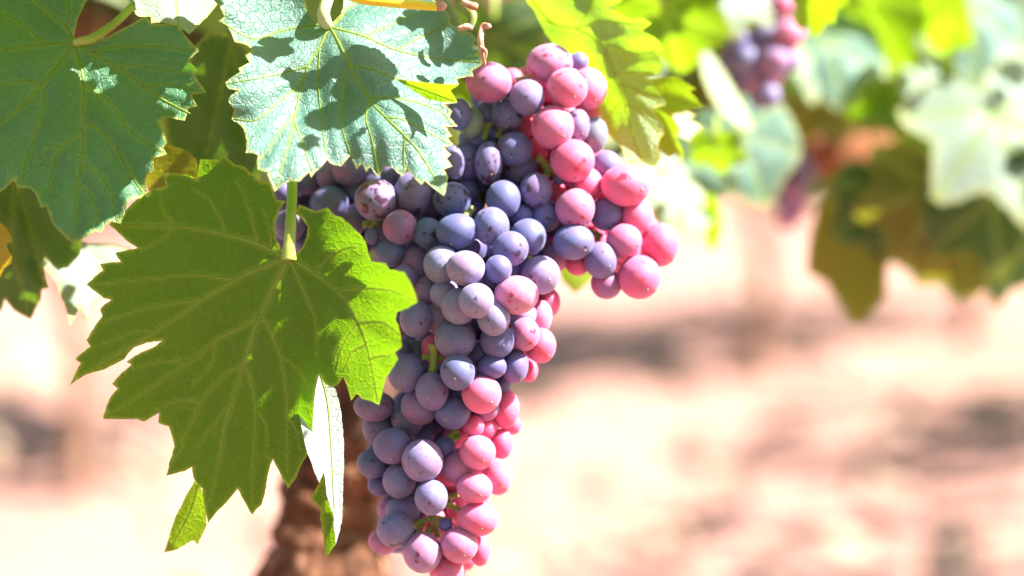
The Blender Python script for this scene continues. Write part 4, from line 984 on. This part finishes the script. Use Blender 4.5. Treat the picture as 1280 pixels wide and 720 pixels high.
rc = random.Random(17)
SHADES = [
    (335,545,80),(280,430,75),(362,425,45),(350,490,30),(362,470,24),(340,520,28),(370,510,22),(380,540,18),(352,555,24),(255,560,60),(200,340,70),(320,290,45),(160,440,60),(290,500,70),(390,400,25),(375,480,30),
    (60,120,60),(130,205,60),(20,80,50),(10,180,50),(60,190,50),(100,230,45),(90,80,45),(150,100,45),(170,60,40),(220,90,40),(200,120,40),(60,20,45),(20,20,40),(150,170,45),(75,160,45),(210,60,30),(120,260,40),(80,280,30),(30,215,40),(30,245,50),(195,112,45),(40,50,70),(95,270,45),(140,150,40),(100,120,60),(170,180,50),(110,30,40),
    (480,106,62),(560,40,22),(520,25,24),(345,62,30),
    (280,90,35),(270,130,35),(262,170,35),(305,205,30),(250,60,25),(412,250,24),(436,213,22),(413,220,22),(362,282,20),(440,274,22),(385,225,20),(30,300,35),(30,350,30),(70,280,30),(1190,285,80),(1120,260,60),(1240,320,60),(1060,330,40),(1150,330,40),(1060,260,40),(1040,190,40),(1100,195,40),
    (600,215,62),(545,180,40),(650,260,38),(530,285,40),(470,290,40),(570,250,40),(620,170,40),(430,240,45),(500,430,40),(480,520,40),(560,500,30),(490,590,40),(640,200,35),
]
made = 0
for (x, y, rp) in SHADES:
    q = seen(x, y)
    for k in (1, .8, .62, .48, .36):
        done = False
        for extra in (0, .03, .07, .12, .01, .05, .09, .14):
            if extra: q = seen(x + rc.uniform(-.35, .35) * rp, y + rc.uniform(-.35, .35) * rp)
            sdist = (y + rp * k + 40) / AY * ((q - CAM).dot(FWD) / 1.07) ** 1.3 + extra
            p = q + SUN * sdist
            if clear_of_light(p, rp * k / PPM * 1.0):
                crown.append((p, rp * k / PPM, SUN, Vector((rc.uniform(-.5, .5), 0, -1)), .12)); done = True; made += 1
                break
        if done: break
print('shading leaves', made, 'of', len(SHADES))
k = 0
for i in range(1500):
    if k >= 130: break
    px, py = rc.uniform(-300, 1100), rc.uniform(-560, -150)
    p = at(px, py, rc.uniform(.92, 1.75)); z = rc.uniform(.05, .075)
    if not clear_of_light(p, z): continue
    k += 1
    crown.append((p, z, Vector((rc.gauss(.2, .5), rc.gauss(0, .5), .8)), Vector((rc.gauss(0, .5), rc.gauss(0, .5), -1)), .2))
for i in range(70):
    px, py = rc.uniform(-60, 760), rc.uniform(-180, 170)
    crown.append((at(px, py, rc.uniform(1.42, 1.85)), rc.uniform(.05, .075), Vector((rc.gauss(0, .4), rc.gauss(-.6, .3), .6)), Vector((rc.gauss(0, .5), rc.gauss(0, .3), -1)), .2))
for px, py in ((350, 215), (395, 235), (440, 250), (375, 290), (425, 300), (340, 170), (410, 180), (460, 330), (480, 230)):
    crown.append((at(px, py, 1.19 + rc.uniform(0, .05)), .035, cnorm((rc.uniform(-.3, .3), -.2, 1)), Vector((rc.uniform(-.4, .4), 0, -1)), .2))  # leaves added behind the grapes to stop light leaking through
leaf_soup(crown, 'crown', [L_GREEN, L_DARK, L_LIME], vroot, vroot.location, res=60)
